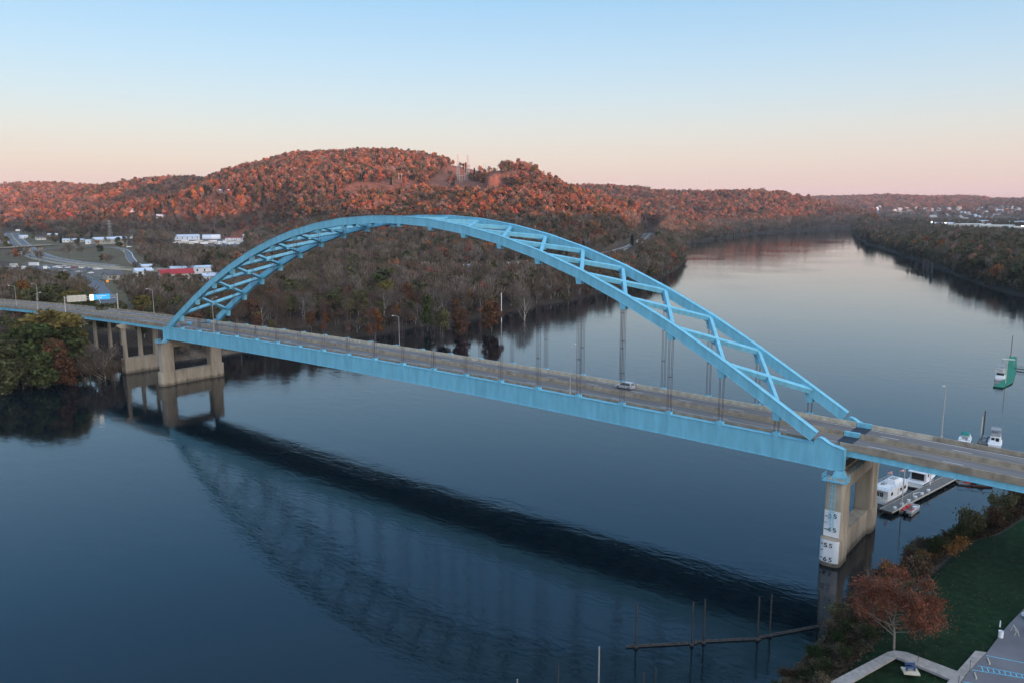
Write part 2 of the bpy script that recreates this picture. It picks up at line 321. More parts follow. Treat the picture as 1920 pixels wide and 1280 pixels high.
def ground_h(X, Y):
    X = np.asarray(X, float); Y = np.asarray(Y, float)
    d = np.minimum(dist_poly(X, Y, SH_L), dist_poly(X, Y, SH_R)); inr = in_poly(X, Y, RIVER)
    near = np.hypot(X-142, Y+20)
    lawn = np.exp(-(near/120)**4)
    d2 = d+fbm(X, Y, 14)*1.2*(1-0.6*lawn)
    bank = np.where(d2 < 12, d2/12*5.0, 5.0+np.clip((d2-12)/60, 0, 1)*4.0)
    bankL = np.where(d2 < 9.0, -0.15+d2/9.0*6.2, 6.05+np.clip((d2-9)/20, 0, 1)*0.95)
    h = bank*(1-lawn)+bankL*lawn
    h = h+fbm(X, Y, 90)*0.9*(1-lawn)*np.clip(d/60, 0, 1)
    hh = h.copy()
    g1 = fbm(X, Y, 260); g2 = fbm(X+500, Y-300, 90)
    dist = np.hypot(X-CAM[0], Y-CAM[1])
    for ri, (S, base) in enumerate(RS):
        best = np.full(X.shape, 1e9); zc = np.zeros(X.shape); W = np.ones(X.shape); sp = np.zeros(X.shape)
        for j, (x, y, z, w) in enumerate(S):
            q = np.hypot(X-x, Y-y); k = q/w; mm = k < best; best = np.where(mm, k, best); zc = np.where(mm, z, zc); W = np.where(mm, w, W); sp = np.where(mm, j*30.0, sp)
        # spurs and hollows that run down from the crest
        sv = sp+g1*60+(g2*25)
        spur = 1-np.abs(2*vnoise(sv+ri*999, sv*0+ri*37+best*1.2, 95.0)-1)*1.6; spur += 0.5*(1-np.abs(2*vnoise(sv+ri*777, sv*0+5+best*2, 42.0)-1)*1.6)
        k = np.clip(best*(1+0.28*g1*np.clip(best*2, 0, 1)), 0, 1)
        f = (1-k)**1.25*(1-0.0*k); f = f*f*(3-2*f)*0.45+f*0.55
        z = base+(zc-base)*f+(g2*10+g1*12+spur*(17 if ri < 6 else 0)-4)*(4*k*(1-k))*np.clip((zc-base)/110, 0, 1)
        z = np.maximum(z, base-2)
        z = np.where(best < 1, z, 0)
        hh = np.maximum(hh, z)
    h = np.where(inr, -np.clip(d*0.25, 0, 4)-0.4*np.clip(d/2, 0, 1), hh)
    # keep ridges off the water's edge
    h = np.where(~inr & (d < 260), np.minimum(h, 0.05+np.minimum(d, 14)*0.6+np.clip(d-14, 0, 400)*0.42), h)
    for poly, z in FLATS:
        ins = in_poly(X, Y, poly); dd = np.where(ins, 0, dist_poly(X, Y, list(poly)+[poly[0]])); w = np.clip(dd/90, 0, 1); w = w*w*(3-2*w)
        h = np.where(inr | (dd > 90) | (h < z), h, z*(1-w)+h*w)
    for pl, hw, z in ROADS:
        dr = dist_poly(X, Y, pl); w = np.clip((dr-hw-2)/14, 0, 1); w = w*w*(3-2*w)
        h = np.where(inr | (dr > hw+16), h, (z-0.25)*(1-w)+h*w)
    return h
# ------------------------------------------------------------------ roads (world xy from their places in the valley), levelled into the ground
def gpx(pts, z): return [tuple(at(px, py, z)[:2]) for px, py in pts]
HWY = gpx([(24,437),(22,441),(26,448),(38,460),(56,474),(84,485),(130,493.5),(200,501),(257,505),(340,509),(430,511),(540,511),(640,509),(740,507),(830,504.5),(900,500),(980,494),(1060,486.5),(1120,480.5),(1160,473),(1190,463.5),(1203,456),(1211,448),(1217,441),(1221,437)], 11.0)
RAMP = gpx([(60,472),(90,467),(130,464.5),(180,463.5),(212,464),(232,468),(241,475),(243,483),(250,492),(262,500)], 12.5)
LOW = gpx([(-60,500),(0,504),(60,508),(110,512),(150,519),(176,530),(190,545),(205,566),(222,600)], 10.0)
SPUR = gpx([(168,526),(200,521),(240,517),(290,515)], 10.0)
BRANCH = gpx([(-60,456),(-20,455),(5,450),(18,444)], 11.0)
ROADS += [(HWY, 13, 11.0), (RAMP, 5, 12.5), (LOW, 5.5, 10.0), (SPUR, 4, 10.0), (BRANCH, 9, 11.0)]
LOT = gpx([(-30,497),(60,494),(215,503),(236,513),(190,518),(110,509),(-30,503)], 10.5)
YARD = gpx([(322,449),(400,447.5),(462,449),(458,466),(400,468),(322,461)], 12.5)
PARK = [(-25,452),(200,444),(300,446)]

FLATS += [(YARD, 12.2), (LOT, 10.2), (gpx([(0,452),(150,446),(250,446),(262,470),(272,500),(160,503),(60,492)], 12), 11.0), (gpx([(150,447),(250,447),(320,447),(470,447),(470,450),(320,451),(150,457)], 12.2), 12.2)]

def ribbon(name, pl, hw, z, mt, off=0.0, step=8.0, parent=None, kind=None, z2=None):
    P = [Vector((x, y, 0)) for x, y in pl]; S = []
    for a, b in zip(P[:-1], P[1:]):
        n = max(1, int((b-a).length/step)); S += [a.lerp(b, k/n) for k in range(n)]
    S.append(P[-1])
    for _ in range(3): S = [S[0]]+[(S[i-1]+S[i]*2+S[i+1])/4 for i in range(1, len(S)-1)]+[S[-1]]
    mb = MB(); L = []
    for i, s in enumerate(S):
        d = (S[min(i+1, len(S)-1)]-S[max(i-1, 0)]).normalized(); nn = Vector((-d.y, d.x, 0)); L.append((s+nn*(off-hw), s+nn*(off+hw)))
    for (a, b), (c, d) in zip(L[:-1], L[1:]): mb.face([(a.x, a.y, z), (b.x, b.y, z), (d.x, d.y, z), (c.x, c.y, z)])
    o = mb.build(name, mt, parent, recalc=False)
    for p_ in o.data.polygons:
        if p_.normal.z < 0: o.data.flip_normals(); break
    if kind: tag(o, kind=kind)
    return o, S, L

# ------------------------------------------------------------------ ground sheet (polar grid round the viewpoint, fine where the valley is seen)
va = math.atan2(RF[1], RF[0])
azs = np.concatenate([np.arange(-39, 39, 0.16), np.arange(39, 321, 3.0)])*math.pi/180+va
rad = np.concatenate([np.arange(12, 60, 6.0), np.geomspace(60, 9800, 470)])
A, Rr = np.meshgrid(azs, rad, indexing='ij'); GX = CAM[0]+np.cos(A)*Rr; GY = CAM[1]+np.sin(A)*Rr
GZ = ground_h(GX, GY)
na, nr = GX.shape
idx = np.arange(na*nr).reshape(na, nr); nxt = np.roll(idx, -1, axis=0)
Fq = np.stack([idx[:, :-1], idx[:, 1:], nxt[:, 1:], nxt[:, :-1]], -1).reshape(-1, 4)
V = np.stack([GX, GY, GZ], -1).reshape(-1, 3)
cidx = len(V); V = np.vstack([V, [CAM[0], CAM[1], float(ground_h(np.array([CAM[0]]), np.array([CAM[1]]))[0])]])
Fc = np.stack([np.full(na, cidx), idx[:, 0], nxt[:, 0], nxt[:, 0]], -1)
# ground colour by what grows or lies there
def ground_col(X, Y, Z):
    d = np.minimum(dist_poly(X, Y, SH_L), dist_poly(X, Y, SH_R))
    n = fbm(X, Y, 30)[:, None]; n2 = fbm(X+7, Y, 6)[:, None]
    floor_ = np.array([0.085, 0.065, 0.050])*(1+0.3*n); grass = np.array([0.125, 0.105, 0.065])*(1+0.25*n)
    lawnc = np.array([0.008, 0.024, 0.010])*(1+0.6*fbm(X, Y, 18)[:, None]+0.3*fbm(X+9, Y, 4)[:, None])+np.array([0.004, 0.022, 0.004])*np.clip((Y-2)/25, 0, 1)[:, None]; rock = np.array([0.050, 0.041, 0.032])*(1+0.4*n2)
    sx, sy, q = toscreen(np.stack([X, Y, Z], 1))
    C = np.where((Z > 24)[:, None], np.array([0.12, 0.066, 0.048])*(1+0.3*n2), floor_)
    fld = in_poly(sx, sy, [(-200,440),(0,452),(110,448),(250,454),(262,480),(272,500),(160,503),(60,492),(-200,480)]) & (q > 0)
    C = np.where(fld[:, None], grass, C)
    near = (np.hypot(X-142, Y+20) < 150)
    C = np.where((near & (d > 9))[:, None], lawnc, C)
    C = np.where((d < 16)[:, None] & (np.hypot(X-142, Y+20) > 150)[:, None], rock*0.75, C)
    C = np.where((d < 5)[:, None] & (near | ((X < -130) & (Y < 60)))[:, None], rock*2.1, C)
    rd = np.full(X.shape, 1e9)
    for pl, hw, z in ROADS: rd = np.minimum(rd, dist_poly(X, Y, pl)-hw)
    C = np.where(((rd < 18) & (q > 0) & (sx < 330))[:, None], grass, C)
    C = np.where(in_poly(X, Y, YARD)[:, None] | in_poly(X, Y, LOT)[:, None], np.array([0.16, 0.15, 0.14])*(1+0.2*n2), C)
    clr = in_poly(sx, sy, CLEAR1) | in_poly(sx, sy, CLEAR2)
    C = np.where((clr & (q > 900))[:, None], np.array([0.20, 0.085, 0.055])*(1+0.35*n2), C)
    return C
CLEAR1 = [(795,345),(846,308),(905,310),(940,318),(935,335),(870,337),(910,345),(968,352),(968,368),(850,371),(800,362),(700,366),(640,380),(605,378),(655,346),(760,336)]
CLEAR2 = [(425,440),(440,448),(500,446),(560,432),(610,418),(600,409),(520,420)]
gc = ground_col(V[:, 0], V[:, 1], V[:, 2])
gm = bpy.data.materials.new('ground_cover'); gm.use_nodes = True; t = gm.node_tree; b = t.nodes['Principled BSDF']; b.inputs['Roughness'].default_value = 0.95; b.inputs['Specular IOR Level'].default_value = 0.1
ca = N(t, 'ShaderNodeVertexColor', layer_name='cover'); no = N(t, 'ShaderNodeTexNoise'); no.inputs['Scale'].default_value = 0.9; no.inputs['Detail'].default_value = 6; co = N(t, 'ShaderNodeTexCoord'); LK(t, co.outputs['Object'], no.inputs['Vector'])
r = N(t, 'ShaderNodeMapRange'); r.inputs[1].default_value = 0.3; r.inputs[2].default_value = 0.7; r.inputs[3].default_value = 0.6; r.inputs[4].default_value = 1.4; LK(t, no.outputs[0], r.inputs[0])
mu = N(t, 'ShaderNodeVectorMath', operation='SCALE'); LK(t, ca.outputs[0], mu.inputs[0]); LK(t, r.outputs[0], mu.inputs['Scale']); LK(t, mu.outputs[0], b.inputs['Base Color'])
bp = N(t, 'ShaderNodeBump'); bp.inputs['Strength'].default_value = 0.5; bp.inputs['Distance'].default_value = 0.3; LK(t, no.outputs[0], bp.inputs['Height']); LK(t, bp.outputs[0], b.inputs['Normal'])
gme = npmesh('ground', V, np.vstack([Fq, ]), gm, True)
at_ = gme.color_attributes.new('cover', 'FLOAT_COLOR', 'POINT'); cc = np.ones((len(V), 4), np.float32); cc[:, :3] = gc; at_.data.foreach_set('color', cc.ravel())
tag(obj('ground', gme), kind='structure')
if sum(p.normal.z for p in list(gme.polygons)[:50]) < 0: gme.flip_normals()

# ------------------------------------------------------------------ river
wm = bpy.data.materials.new('river_water'); wm.use_nodes = True; t = wm.node_tree; b = t.nodes['Principled BSDF']
b.inputs['Base Color'].default_value = (0.002, 0.007, 0.011, 1); b.inputs['Roughness'].default_value = 0.018; b.inputs['IOR'].default_value = 1.43; b.inputs['Specular IOR Level'].default_value = 0.5
co = N(t, 'ShaderNodeTexCoord')
mp = N(t, 'ShaderNodeMapping'); mp.inputs['Rotation'].default_value = (0, 0, R_(-38.8)); mp.inputs['Scale'].default_value = (0.42, 0.85, 1); LK(t, co.outputs['Object'], mp.inputs[0])
n1 = N(t, 'ShaderNodeTexNoise'); n1.inputs['Scale'].default_value = 1.35; n1.inputs['Detail'].default_value = 5; n1.inputs['Roughness'].default_value = 0.55; n1.inputs['Distortion'].default_value = 0.6; LK(t, mp.outputs[0], n1.inputs['Vector'])
n0 = N(t, 'ShaderNodeTexNoise'); n0.inputs['Scale'].default_value = 0.012; n0.inputs['Detail'].default_value = 3; LK(t, co.outputs['Object'], n0.inputs['Vector'])
r0 = N(t, 'ShaderNodeMapRange'); r0.inputs[1].default_value = 0.35; r0.inputs[2].default_value = 0.65; r0.inputs[3].default_value = 0.3; r0.inputs[4].default_value = 1.25; LK(t, n0.outputs[0], r0.inputs[0])
n2 = N(t, 'ShaderNodeTexNoise'); n2.inputs['Scale'].default_value = 0.30; n2.inputs['Detail'].default_value = 2; n2.inputs['Distortion'].default_value = 0.4; LK(t, mp.outputs[0], n2.inputs['Vector'])
ma = N(t, 'ShaderNodeMath', operation='MULTIPLY_ADD'); LK(t, n2.outputs[0], ma.inputs[0]); ma.inputs[1].default_value = 2.2; LK(t, n1.outputs[0], ma.inputs[2])
bp = N(t, 'ShaderNodeBump'); bp.inputs['Distance'].default_value = 0.023; LK(t, r0.outputs[0], bp.inputs['Strength']); LK(t, ma.outputs[0], bp.inputs['Height']); LK(t, bp.outputs[0], b.inputs['Normal'])
wb = MB(); wb.face([(-4200, -9000, 0), (9000, -9000, 0), (9000, 12000, 0), (-4200, 12000, 0)])
tag(wb.build('river_water', wm, recalc=False), kind='structure')

# ------------------------------------------------------------------ road sheets
def road_object(name, pl, hw, z, stripes, label=None):
    o, S, L = ribbon(name, pl, hw, z, M['asph2'], kind='structure')
    for off, w, m_, nm in stripes:
        ribbon(nm, pl, w, z+0.02, m_, off, parent=o)
road_object('highway', HWY, 12.5, 11.0, [(-11.6, 0.25, M['white'], 'edge_line'), (11.6, 0.25, M['white'], 'edge_line'), (-2.2, 0.2, M['yellow'], 'median_line'), (2.2, 0.2, M['yellow'], 'median_line')])
road_object('ramp_road', RAMP, 4.2, 12.5, [(3.6, 0.35, M['white'], 'edge_line'), (-3.6, 0.2, M['yellow'], 'edge_line')])
road_object('service_road', LOW, 5.0, 10.0, [(-4.6, 0.15, M['white'], 'edge_line')])
road_object('spur_road', SPUR, 3.4, 10.06, [])
road_object('branch_road', BRANCH, 8.5, 11.06, [(0, 0.3, M['white'], 'lane_line')])
# concrete barrier walls of the highway
def wall_along(name, pl, off, h, w, z, mt, label, cat, sub=(0, 1)):
    o, S, L = ribbon('tmp', pl, w/2, z, mt, off); bpy.data.objects.remove(o)
    n = len(L); a, b_ = int(n*sub[0]), int(n*sub[1]); rings = []
    for (p, q) in L[a:b_]: rings.append([(p.x, p.y, z), (q.x, q.y, z), (q.x, q.y, z+h), (p.x, p.y, z+h)])
    mb = MB(); mb.loft(rings); return tag(mb.build(name, mt), label, cat)
wall_along('concrete_barrier', HWY, -12.9, 1.6, 0.6, 10.9, M['conclight'], 'long pale concrete barrier wall on the far edge of the highway below the hill', 'barrier', (0.12, 0.99))
wall_along('concrete_barrier', HWY, 0, 1.2, 0.8, 11.03, M['conclight'], 'low concrete barrier along the middle of the highway', 'barrier', (0.02, 0.99))
wall_along('guard_rail', HWY, 13.0, 0.9, 0.2, 10.9, M['rail'], 'thin metal guard rail on the river side edge of the highway', 'guard rail', (0.15, 0.99))
wall_along('guard_rail', LOW, 5.4, 0.8, 0.2, 9.9, M['rail'], 'thin metal guard rail beside the service road behind the parked vehicles', 'guard rail', (0.1, 0.6))
# ------------------------------------------------------------------ the blue tied-arch bridge
P_ = 11.32; YN, YF = 0.0, 18.4
NX = [(i-9.5)*P_ for i in range(20)]
ZB = [3.467,10.207,16.468,21.857,26.568,30.463,33.601,35.885,37.447,38.236]
ZB = [z+21.9 for z in ZB]; ZB = ZB+ZB[::-1]
def T(x): return 21.9+0.85-1.25*(x/119.0)**2
_sl = [abs(ZB[min(i+1, 19)]-ZB[max(i-1, 0)])/(P_*(2 if 0 < i < 19 else 1)) for i in range(20)]
ZC = [ZB[i]+1.0+1.35*_sl[i] for i in range(20)]
bridge = empty('tied_arch_bridge', (0, 9.2, 0), 0, 'long sky blue steel tied arch road bridge spanning the river between two concrete piers', 'bridge')
bridge.location = (0, 0, 0)
xe = 114.7; ze = ZC[19]-(xe-NX[19])*0.605
ribn = [(-xe, ze)]+list(zip(NX, ZC))+[(xe, ze)]
def rib(y):
    mb = MB(); W, H = 1.25, 1.95; rings = []
    for i, (x, z) in enumerate(ribn):
        a = ribn[max(i-1, 0)]; b = ribn[min(i+1, len(ribn)-1)]; tx, tz = b[0]-a[0], b[1]-a[1]; l = math.hypot(tx, tz); nx, nz = -tz/l, tx/l
        rings.append([(x-nx*H/2, y-W/2, z-nz*H/2), (x-nx*H/2, y+W/2, z-nz*H/2), (x+nx*H/2, y+W/2, z+nz*H/2), (x+nx*H/2, y-W/2, z+nz*H/2)])
    mb.loft(rings)
    # slim lips along the top and bottom plates
    for s in (-1, 1):
        for e in (-1, 1):
            for (r0, r1) in zip(rings[:-1], rings[1:]):
                k = {(-1, -1): 0, (1, -1): 1, (1, 1): 2, (-1, 1): 3}[(s, e)]
                mb.beam(Vector(r0[k])+Vector((0, s*0.04, 0)), Vector(r1[k])+Vector((0, s*0.04, 0)), 0.10, 0.07)
    return mb
for y in (YN, YF): rib(y).build('arch_rib', M['blue'], bridge)
def girder(y):
    mb = MB(); top = []; bot = []
    xs = [-120.0]+[-119+238*k/42 for k in range(43)]+[120.0]
    prof = [(x, T(x)) for x in xs]
    hump = [(114.9, T(114.9)), (115.0, T(115)+0.75), (115.7, T(116)+1.25), (116.4, T(116)+1.1), (117.4, T(117)+0.5), (118.4, T(118)+0.15), (119.4, T(119)+0.02), (120.2, 21.25)]
    inner = [q for q in prof if abs(q[0]) < 114]
    ring = [(-x, z) for x, z in reversed(hump)]+inner+hump
    ringb = [(x, T(x)-4.3) for x in xs if abs(x) < 116]
    ringb = [(-120.2, 17.55), (-118.5, 17.2)]+ringb+[(118.5, 17.2), (120.2, 17.55)]
    pts = [(x, y-0.6, z) for x, z in ring]+[(x, y-0.6, z) for x, z in reversed(ringb)]
    # web as quads between matching stations
    allx = sorted(set([round(x, 3) for x, _ in ring]+[round(x, 3) for x, _ in ringb]))
    def interp(tab, x):
        for (a, za), (b, zb) in zip(tab[:-1], tab[1:]):
            if a <= x <= b: return za if b == a else za+(zb-za)*(x-a)/(b-a)
        return tab[-1][1] if x > tab[-1][0] else tab[0][1]
    rings = [[(x, y-0.5, interp(ringb, x)), (x, y+0.5, interp(ringb, x)), (x, y+0.5, interp(ring, x)), (x, y-0.5, interp(ring, x))] for x in allx]
    mb.loft(rings)
    for r0, r1 in zip(rings[:-1], rings[1:]):
        for k, s in ((0, -1), (1, 1), (2, 1), (3, -1)): mb.beam(Vector(r0[k])+Vector((0, s*0.07, 0)), Vector(r1[k])+Vector((0, s*0.07, 0)), 0.16, 0.09)
    mb.box(120.2, 120.32, y-0.62, y+0.62, 17.5, 21.35); mb.box(-120.32, -120.2, y-0.62, y+0.62, 17.5, 21.35)
    for x in NX:   # stiffener seams where the hangers come down
        mb.box(x-0.42, x-0.38, y-0.53, y-0.5, T(x)-4.2, T(x)-0.1); mb.box(x+0.38, x+0.42, y-0.53, y-0.5, T(x)-4.2, T(x)-0.1)
    return mb
for y in (YN, YF): girder(y).build('tie_girder', M['blue'], bridge)
for i in range(19):     # X bracing between the two ribs
    a = Vector((NX[i], YN+0.5, ZC[i])); b = Vector((NX[i+1], YF-0.5, ZC[i+1])); c = Vector((NX[i+1], YN+0.5, ZC[i+1])); d = Vector((NX[i], YF-0.5, ZC[i]))
    up = Vector((-(ZC[i+1]-ZC[i]), 0, P_)).normalized()
    MB().beam(a, b, 1.15, 0.95, up).build('cross_brace', M['blue'], bridge)
    mb = MB(); mb.beam(c, d, 0.85, 0.80, up)
    mid = (c+d)/2; mb.beam(mid-up*0.5, mid-up*0.9, 1.4, 1.4); mb.build('cross_brace', M['blue'], bridge)
for y, sgn in ((YN, -1), (YF, 1)):
    for i, x in enumerate(NX):
        rb = ZC[i]-0.95*math.sqrt(1+_sl[i]**2); zb = ZB[i]-0.55; zt = T(x)
        mb = MB()
        for dx in (-0.38, 0.38):
            for dy in (-0.28, 0.28): mb.tube((x+dx, y+dy, zt+0.3), (x+dx, y+dy, zb+0.3), 0.043, 0.043, 5, False)
        L = zb-zt
        if L > 12:
            for k in range(1, int(L//9)+1): mb.box(x-0.42, x+0.42, y-0.31, y+0.31, zt+k*L/(L//9+1)-0.03, zt+k*L/(L//9+1)+0.03)
        h = mb.build('hanger', M['rope'], bridge)
        k = MB(); k.taper(x-0.95, x+0.95, y-0.56, y+0.56, rb+0.5, zb, 0.35, 0.02); k.box(x-0.66, x+0.66, y-0.50, y+0.50, zb-0.02, zb-0.2); k.build('upper_socket', M['blue'], h)
        k = MB(); k.box(x-0.5, x+0.5, y-0.58, y-0.3, zt-1.0, zt+0.65); k.box(x-0.5, x+0.5, y+0.3, y+0.58, zt-0.2, zt+0.65); k.box(x-0.62, x-0.42, y-0.6, y+0.6, zt+0.05, zt+0.5); k.box(x+0.42, x+0.62, y-0.6, y+0.6, zt+0.05, zt+0.5); k.box(x-0.42, x+0.42, y-0.3, y+0.3, zt, zt+0.35)
        k.build('lower_socket', M['blue'], h)
def RD(x):
    if x > 119: return 21.30-(x-119)*0.026
    if x < -119: return 21.30-(-119-x)*0.0135
    return T(x)-0.22
def YC(x): return -((x+125)**2)/1750.0 if x < -125 else 0.0
def strip(mb, x0, x1, ya, yb, f0, f1, step=6.0, yc=True, thick=None):
    """a band along the roadway between two offsets, f0/f1 lower and upper height above the road"""
    n = max(1, int(abs(x1-x0)/step)); rings = []
    for k in range(n+1):
        x = x0+(x1-x0)*k/n; o = YC(x) if yc else 0; z = RD(x)
        rings.append([(x, ya+o, z+f0), (x, yb+o, z+f0), (x, yb+o, z+f1), (x, ya+o, z+f1)])
    mb.loft(rings); return mb
def marks(parent, x0, x1, ya, yb):
    mb = MB()
    for y in (ya+0.55, yb-0.55): strip(mb, x0, x1, y-0.08, y+0.08, 0.004, 0.012)
    mb.build('edge_line', M['white'], parent)
    mb = MB()
    for y in (9.2-0.75, 9.2+0.75): strip(mb, x0, x1, y-0.08, y+0.08, 0.004, 0.012)
    mb.build('median_line', M['yellow'], parent)
    mb = MB(); x = x0+3
    while x < x1-3:
        for y in ((ya+8.5)/2, (9.9+yb)/2): strip(mb, x, x+3.2, y-0.065, y+0.065, 0.004, 0.014, 2)
        x += 12.2
    mb.build('lane_line', M['white'], parent)
def median(parent, x0, x1, mt):
    if x0 > 118: x0 = 120.3
    if x1 < -118: x1 = -120.3
    mb = MB(); x = x0
    while x < x1-0.1:
        e = min(x+6.1, x1)
        n = 1; rr = []
        for xx in (x+0.02, e-0.02):
            o = YC(xx); z = RD(xx); rr.append([(xx, 8.9+o, z), (xx, 9.5+o, z), (xx, 9.45+o, z+0.25), (xx, 9.32+o, z+0.86), (xx, 9.08+o, z+0.86), (xx, 8.95+o, z+0.25)])
        mb.loft(rr); x = e
    mb.build('median_barrier', mt, parent)
def parapet(parent, x0, x1, ya, yb, h, mt, seg=6.1, low=-0.02, rail=False):
    mb = MB(); x = x0
    while x < x1-0.1:
        e = min(x+seg, x1); rr = []
        for xx in (x+0.015, e-0.015):
            o = YC(xx); z = RD(xx); rr.append([(xx, ya+o, z+low), (xx, yb+o, z+low), (xx, yb+o, z+h), (xx, ya+o, z+h)])
        mb.loft(rr); x = e
    o = mb.build('parapet', mt, parent)
    if rail:
        r = MB(); x = x0; ym = (ya+yb)/2
        strip(r, x0, x1, ym-0.07, ym+0.07, h+0.16, h+0.26)
        while x < x1: r.box(x-0.05, x+0.05, ym-0.05+YC(x), ym+0.05+YC(x), RD(x)+h, RD(x)+h+0.17); x += 3.05
        r.build('handrail', M['rail'], o)
dk = MB(); strip(dk, -118.4, 118.4, 1.2, 17.2, -0.45, 0.0); deck = dk.build('roadway', M['asph'], bridge)
marks(deck, -118, 118, 1.6, 16.8)
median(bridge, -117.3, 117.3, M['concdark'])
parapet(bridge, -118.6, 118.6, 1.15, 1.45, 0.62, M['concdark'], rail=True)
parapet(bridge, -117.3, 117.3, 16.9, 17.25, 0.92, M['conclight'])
fb = MB()
x = -113.2
while x < 114: fb.box(x-0.25, x+0.25, 0.5, 17.9, T(x)-2.6, T(x)-0.72); x += P_/2*1.0
fb.build('floor_beams', M['blue'], bridge)
# finger joint with its steel barrier covers at each end
for s in (-1, 1):
    j = MB(); x0, x1 = sorted((s*117.4, s*120.2)); zj = 21.33; j.box(x0, x1, 1.45, 8.85, 20.9, zj); j.box(x0, x1, 9.55, 16.95, 20.9, zj); j.build('expansion_joint', mat('joint_steel', (0.035, 0.04, 0.055), 0.6, 0.3, 0.2, 3), bridge)
    c = MB(); c.box(x0, x0+1.38, 8.86, 9.54, 21.34, 22.22); c.box(x0+1.41, x1, 8.86, 9.54, 21.34, 22.22); c.box(x0, x0+1.38, 16.88, 17.3, 21.34, 22.26); c.box(x0+1.41, x1, 16.88, 17.3, 21.34, 22.26); c.build('barrier_cover', M['blue'], bridge)
    for y in (YN, YF):
        b = MB(); b.taper(s*119.6-1.1, s*119.6+1.1, y-0.9, y+0.9, 16.15, 17.3, 0.45, 0.3); b.box(s*119.6-1.3, s*119.6+1.3, y-1.0, y+1.0, 16.0, 16.15); b.build('bearing', M['blue'], bridge)

# ------------------------------------------------------------------ approach viaducts
def viaduct(x0, x1, label, far_mt):
    v = empty('approach_viaduct', (0, 0, 0), 0, label, 'viaduct')
    mb = MB(); strip(mb, x0, x1, 1.15, 17.25, -0.36, 0.0); dk = mb.build('roadway', M['asph'], v); marks(dk, x0+1, x1-1, 1.5, 16.9)
    for y in (1.5, 5.3, 9.2, 13.1, 16.9):
        g = MB(); strip(g, x0, x1, y-0.2, y+0.2, -1.45, -0.37, 6); strip(g, x0, x1, y-0.32, y+0.32, -1.53, -1.45, 6); g.build('girder', M['blue'], v)
    parapet(v, x0, x1, 1.08, 1.40, 0.88, M['concdark'], 6.1, -0.40)
    xm = x0+12.2 if x0 > 0 else x0
    if xm > x0: parapet(v, 120.3, xm, 17.0, 17.32, 0.88, M['conclight'], 6.1, -0.40)
    parapet(v, xm, x1 if x1 > 0 else -120.3, 17.0, 17.32, 0.86, far_mt, 6.1, -0.40)
    median(v, x0, x1, M['concdark'])
    return v
viaduct(118.9, 205, 'right hand approach viaduct with blue edge girder and concrete parapets over the marina', M['concdark'])
viaduct(-430, -118.9, 'left hand approach viaduct curving inland over the riverside trees behind the gantry sign', M['concdark'])

# ------------------------------------------------------------------ piers
def rounded(x0, x1, y0, y1, r, z0, z1, mb, ends=(1, 1)):
    pts = []
    for cx, cy, a0 in ((x1-r, y1-r, 0), (x0+r, y1-r, 90), (x0+r, y0+r, 180), (x1-r, y0+r, 270)):
        for k in range(4): a = R_(a0+30*k); pts.append((cx+r*math.cos(a), cy+r*math.sin(a)))
    mb.prism([(x, y, z0) for x, y in pts], (0, 0, z1-z0)); return mb
def text_mesh(s, size, mt, extrude=0.02):
    cu = bpy.data.curves.new('t', 'FONT'); cu.body = s; cu.size = size; cu.extrude = extrude; cu.offset = 0.012*size; cu.align_x = 'CENTER'; cu.align_y = 'CENTER'
    tmp = bpy.data.objects.new('t', cu); COL.objects.link(tmp); dg = bpy.context.evaluated_depsgraph_get(); dg.update()
    me = bpy.data.meshes.new_from_object(tmp.evaluated_get(dg)); bpy.data.objects.remove(tmp); bpy.data.curves.remove(cu)
    me.materials.clear(); me.materials.append(mt); return me
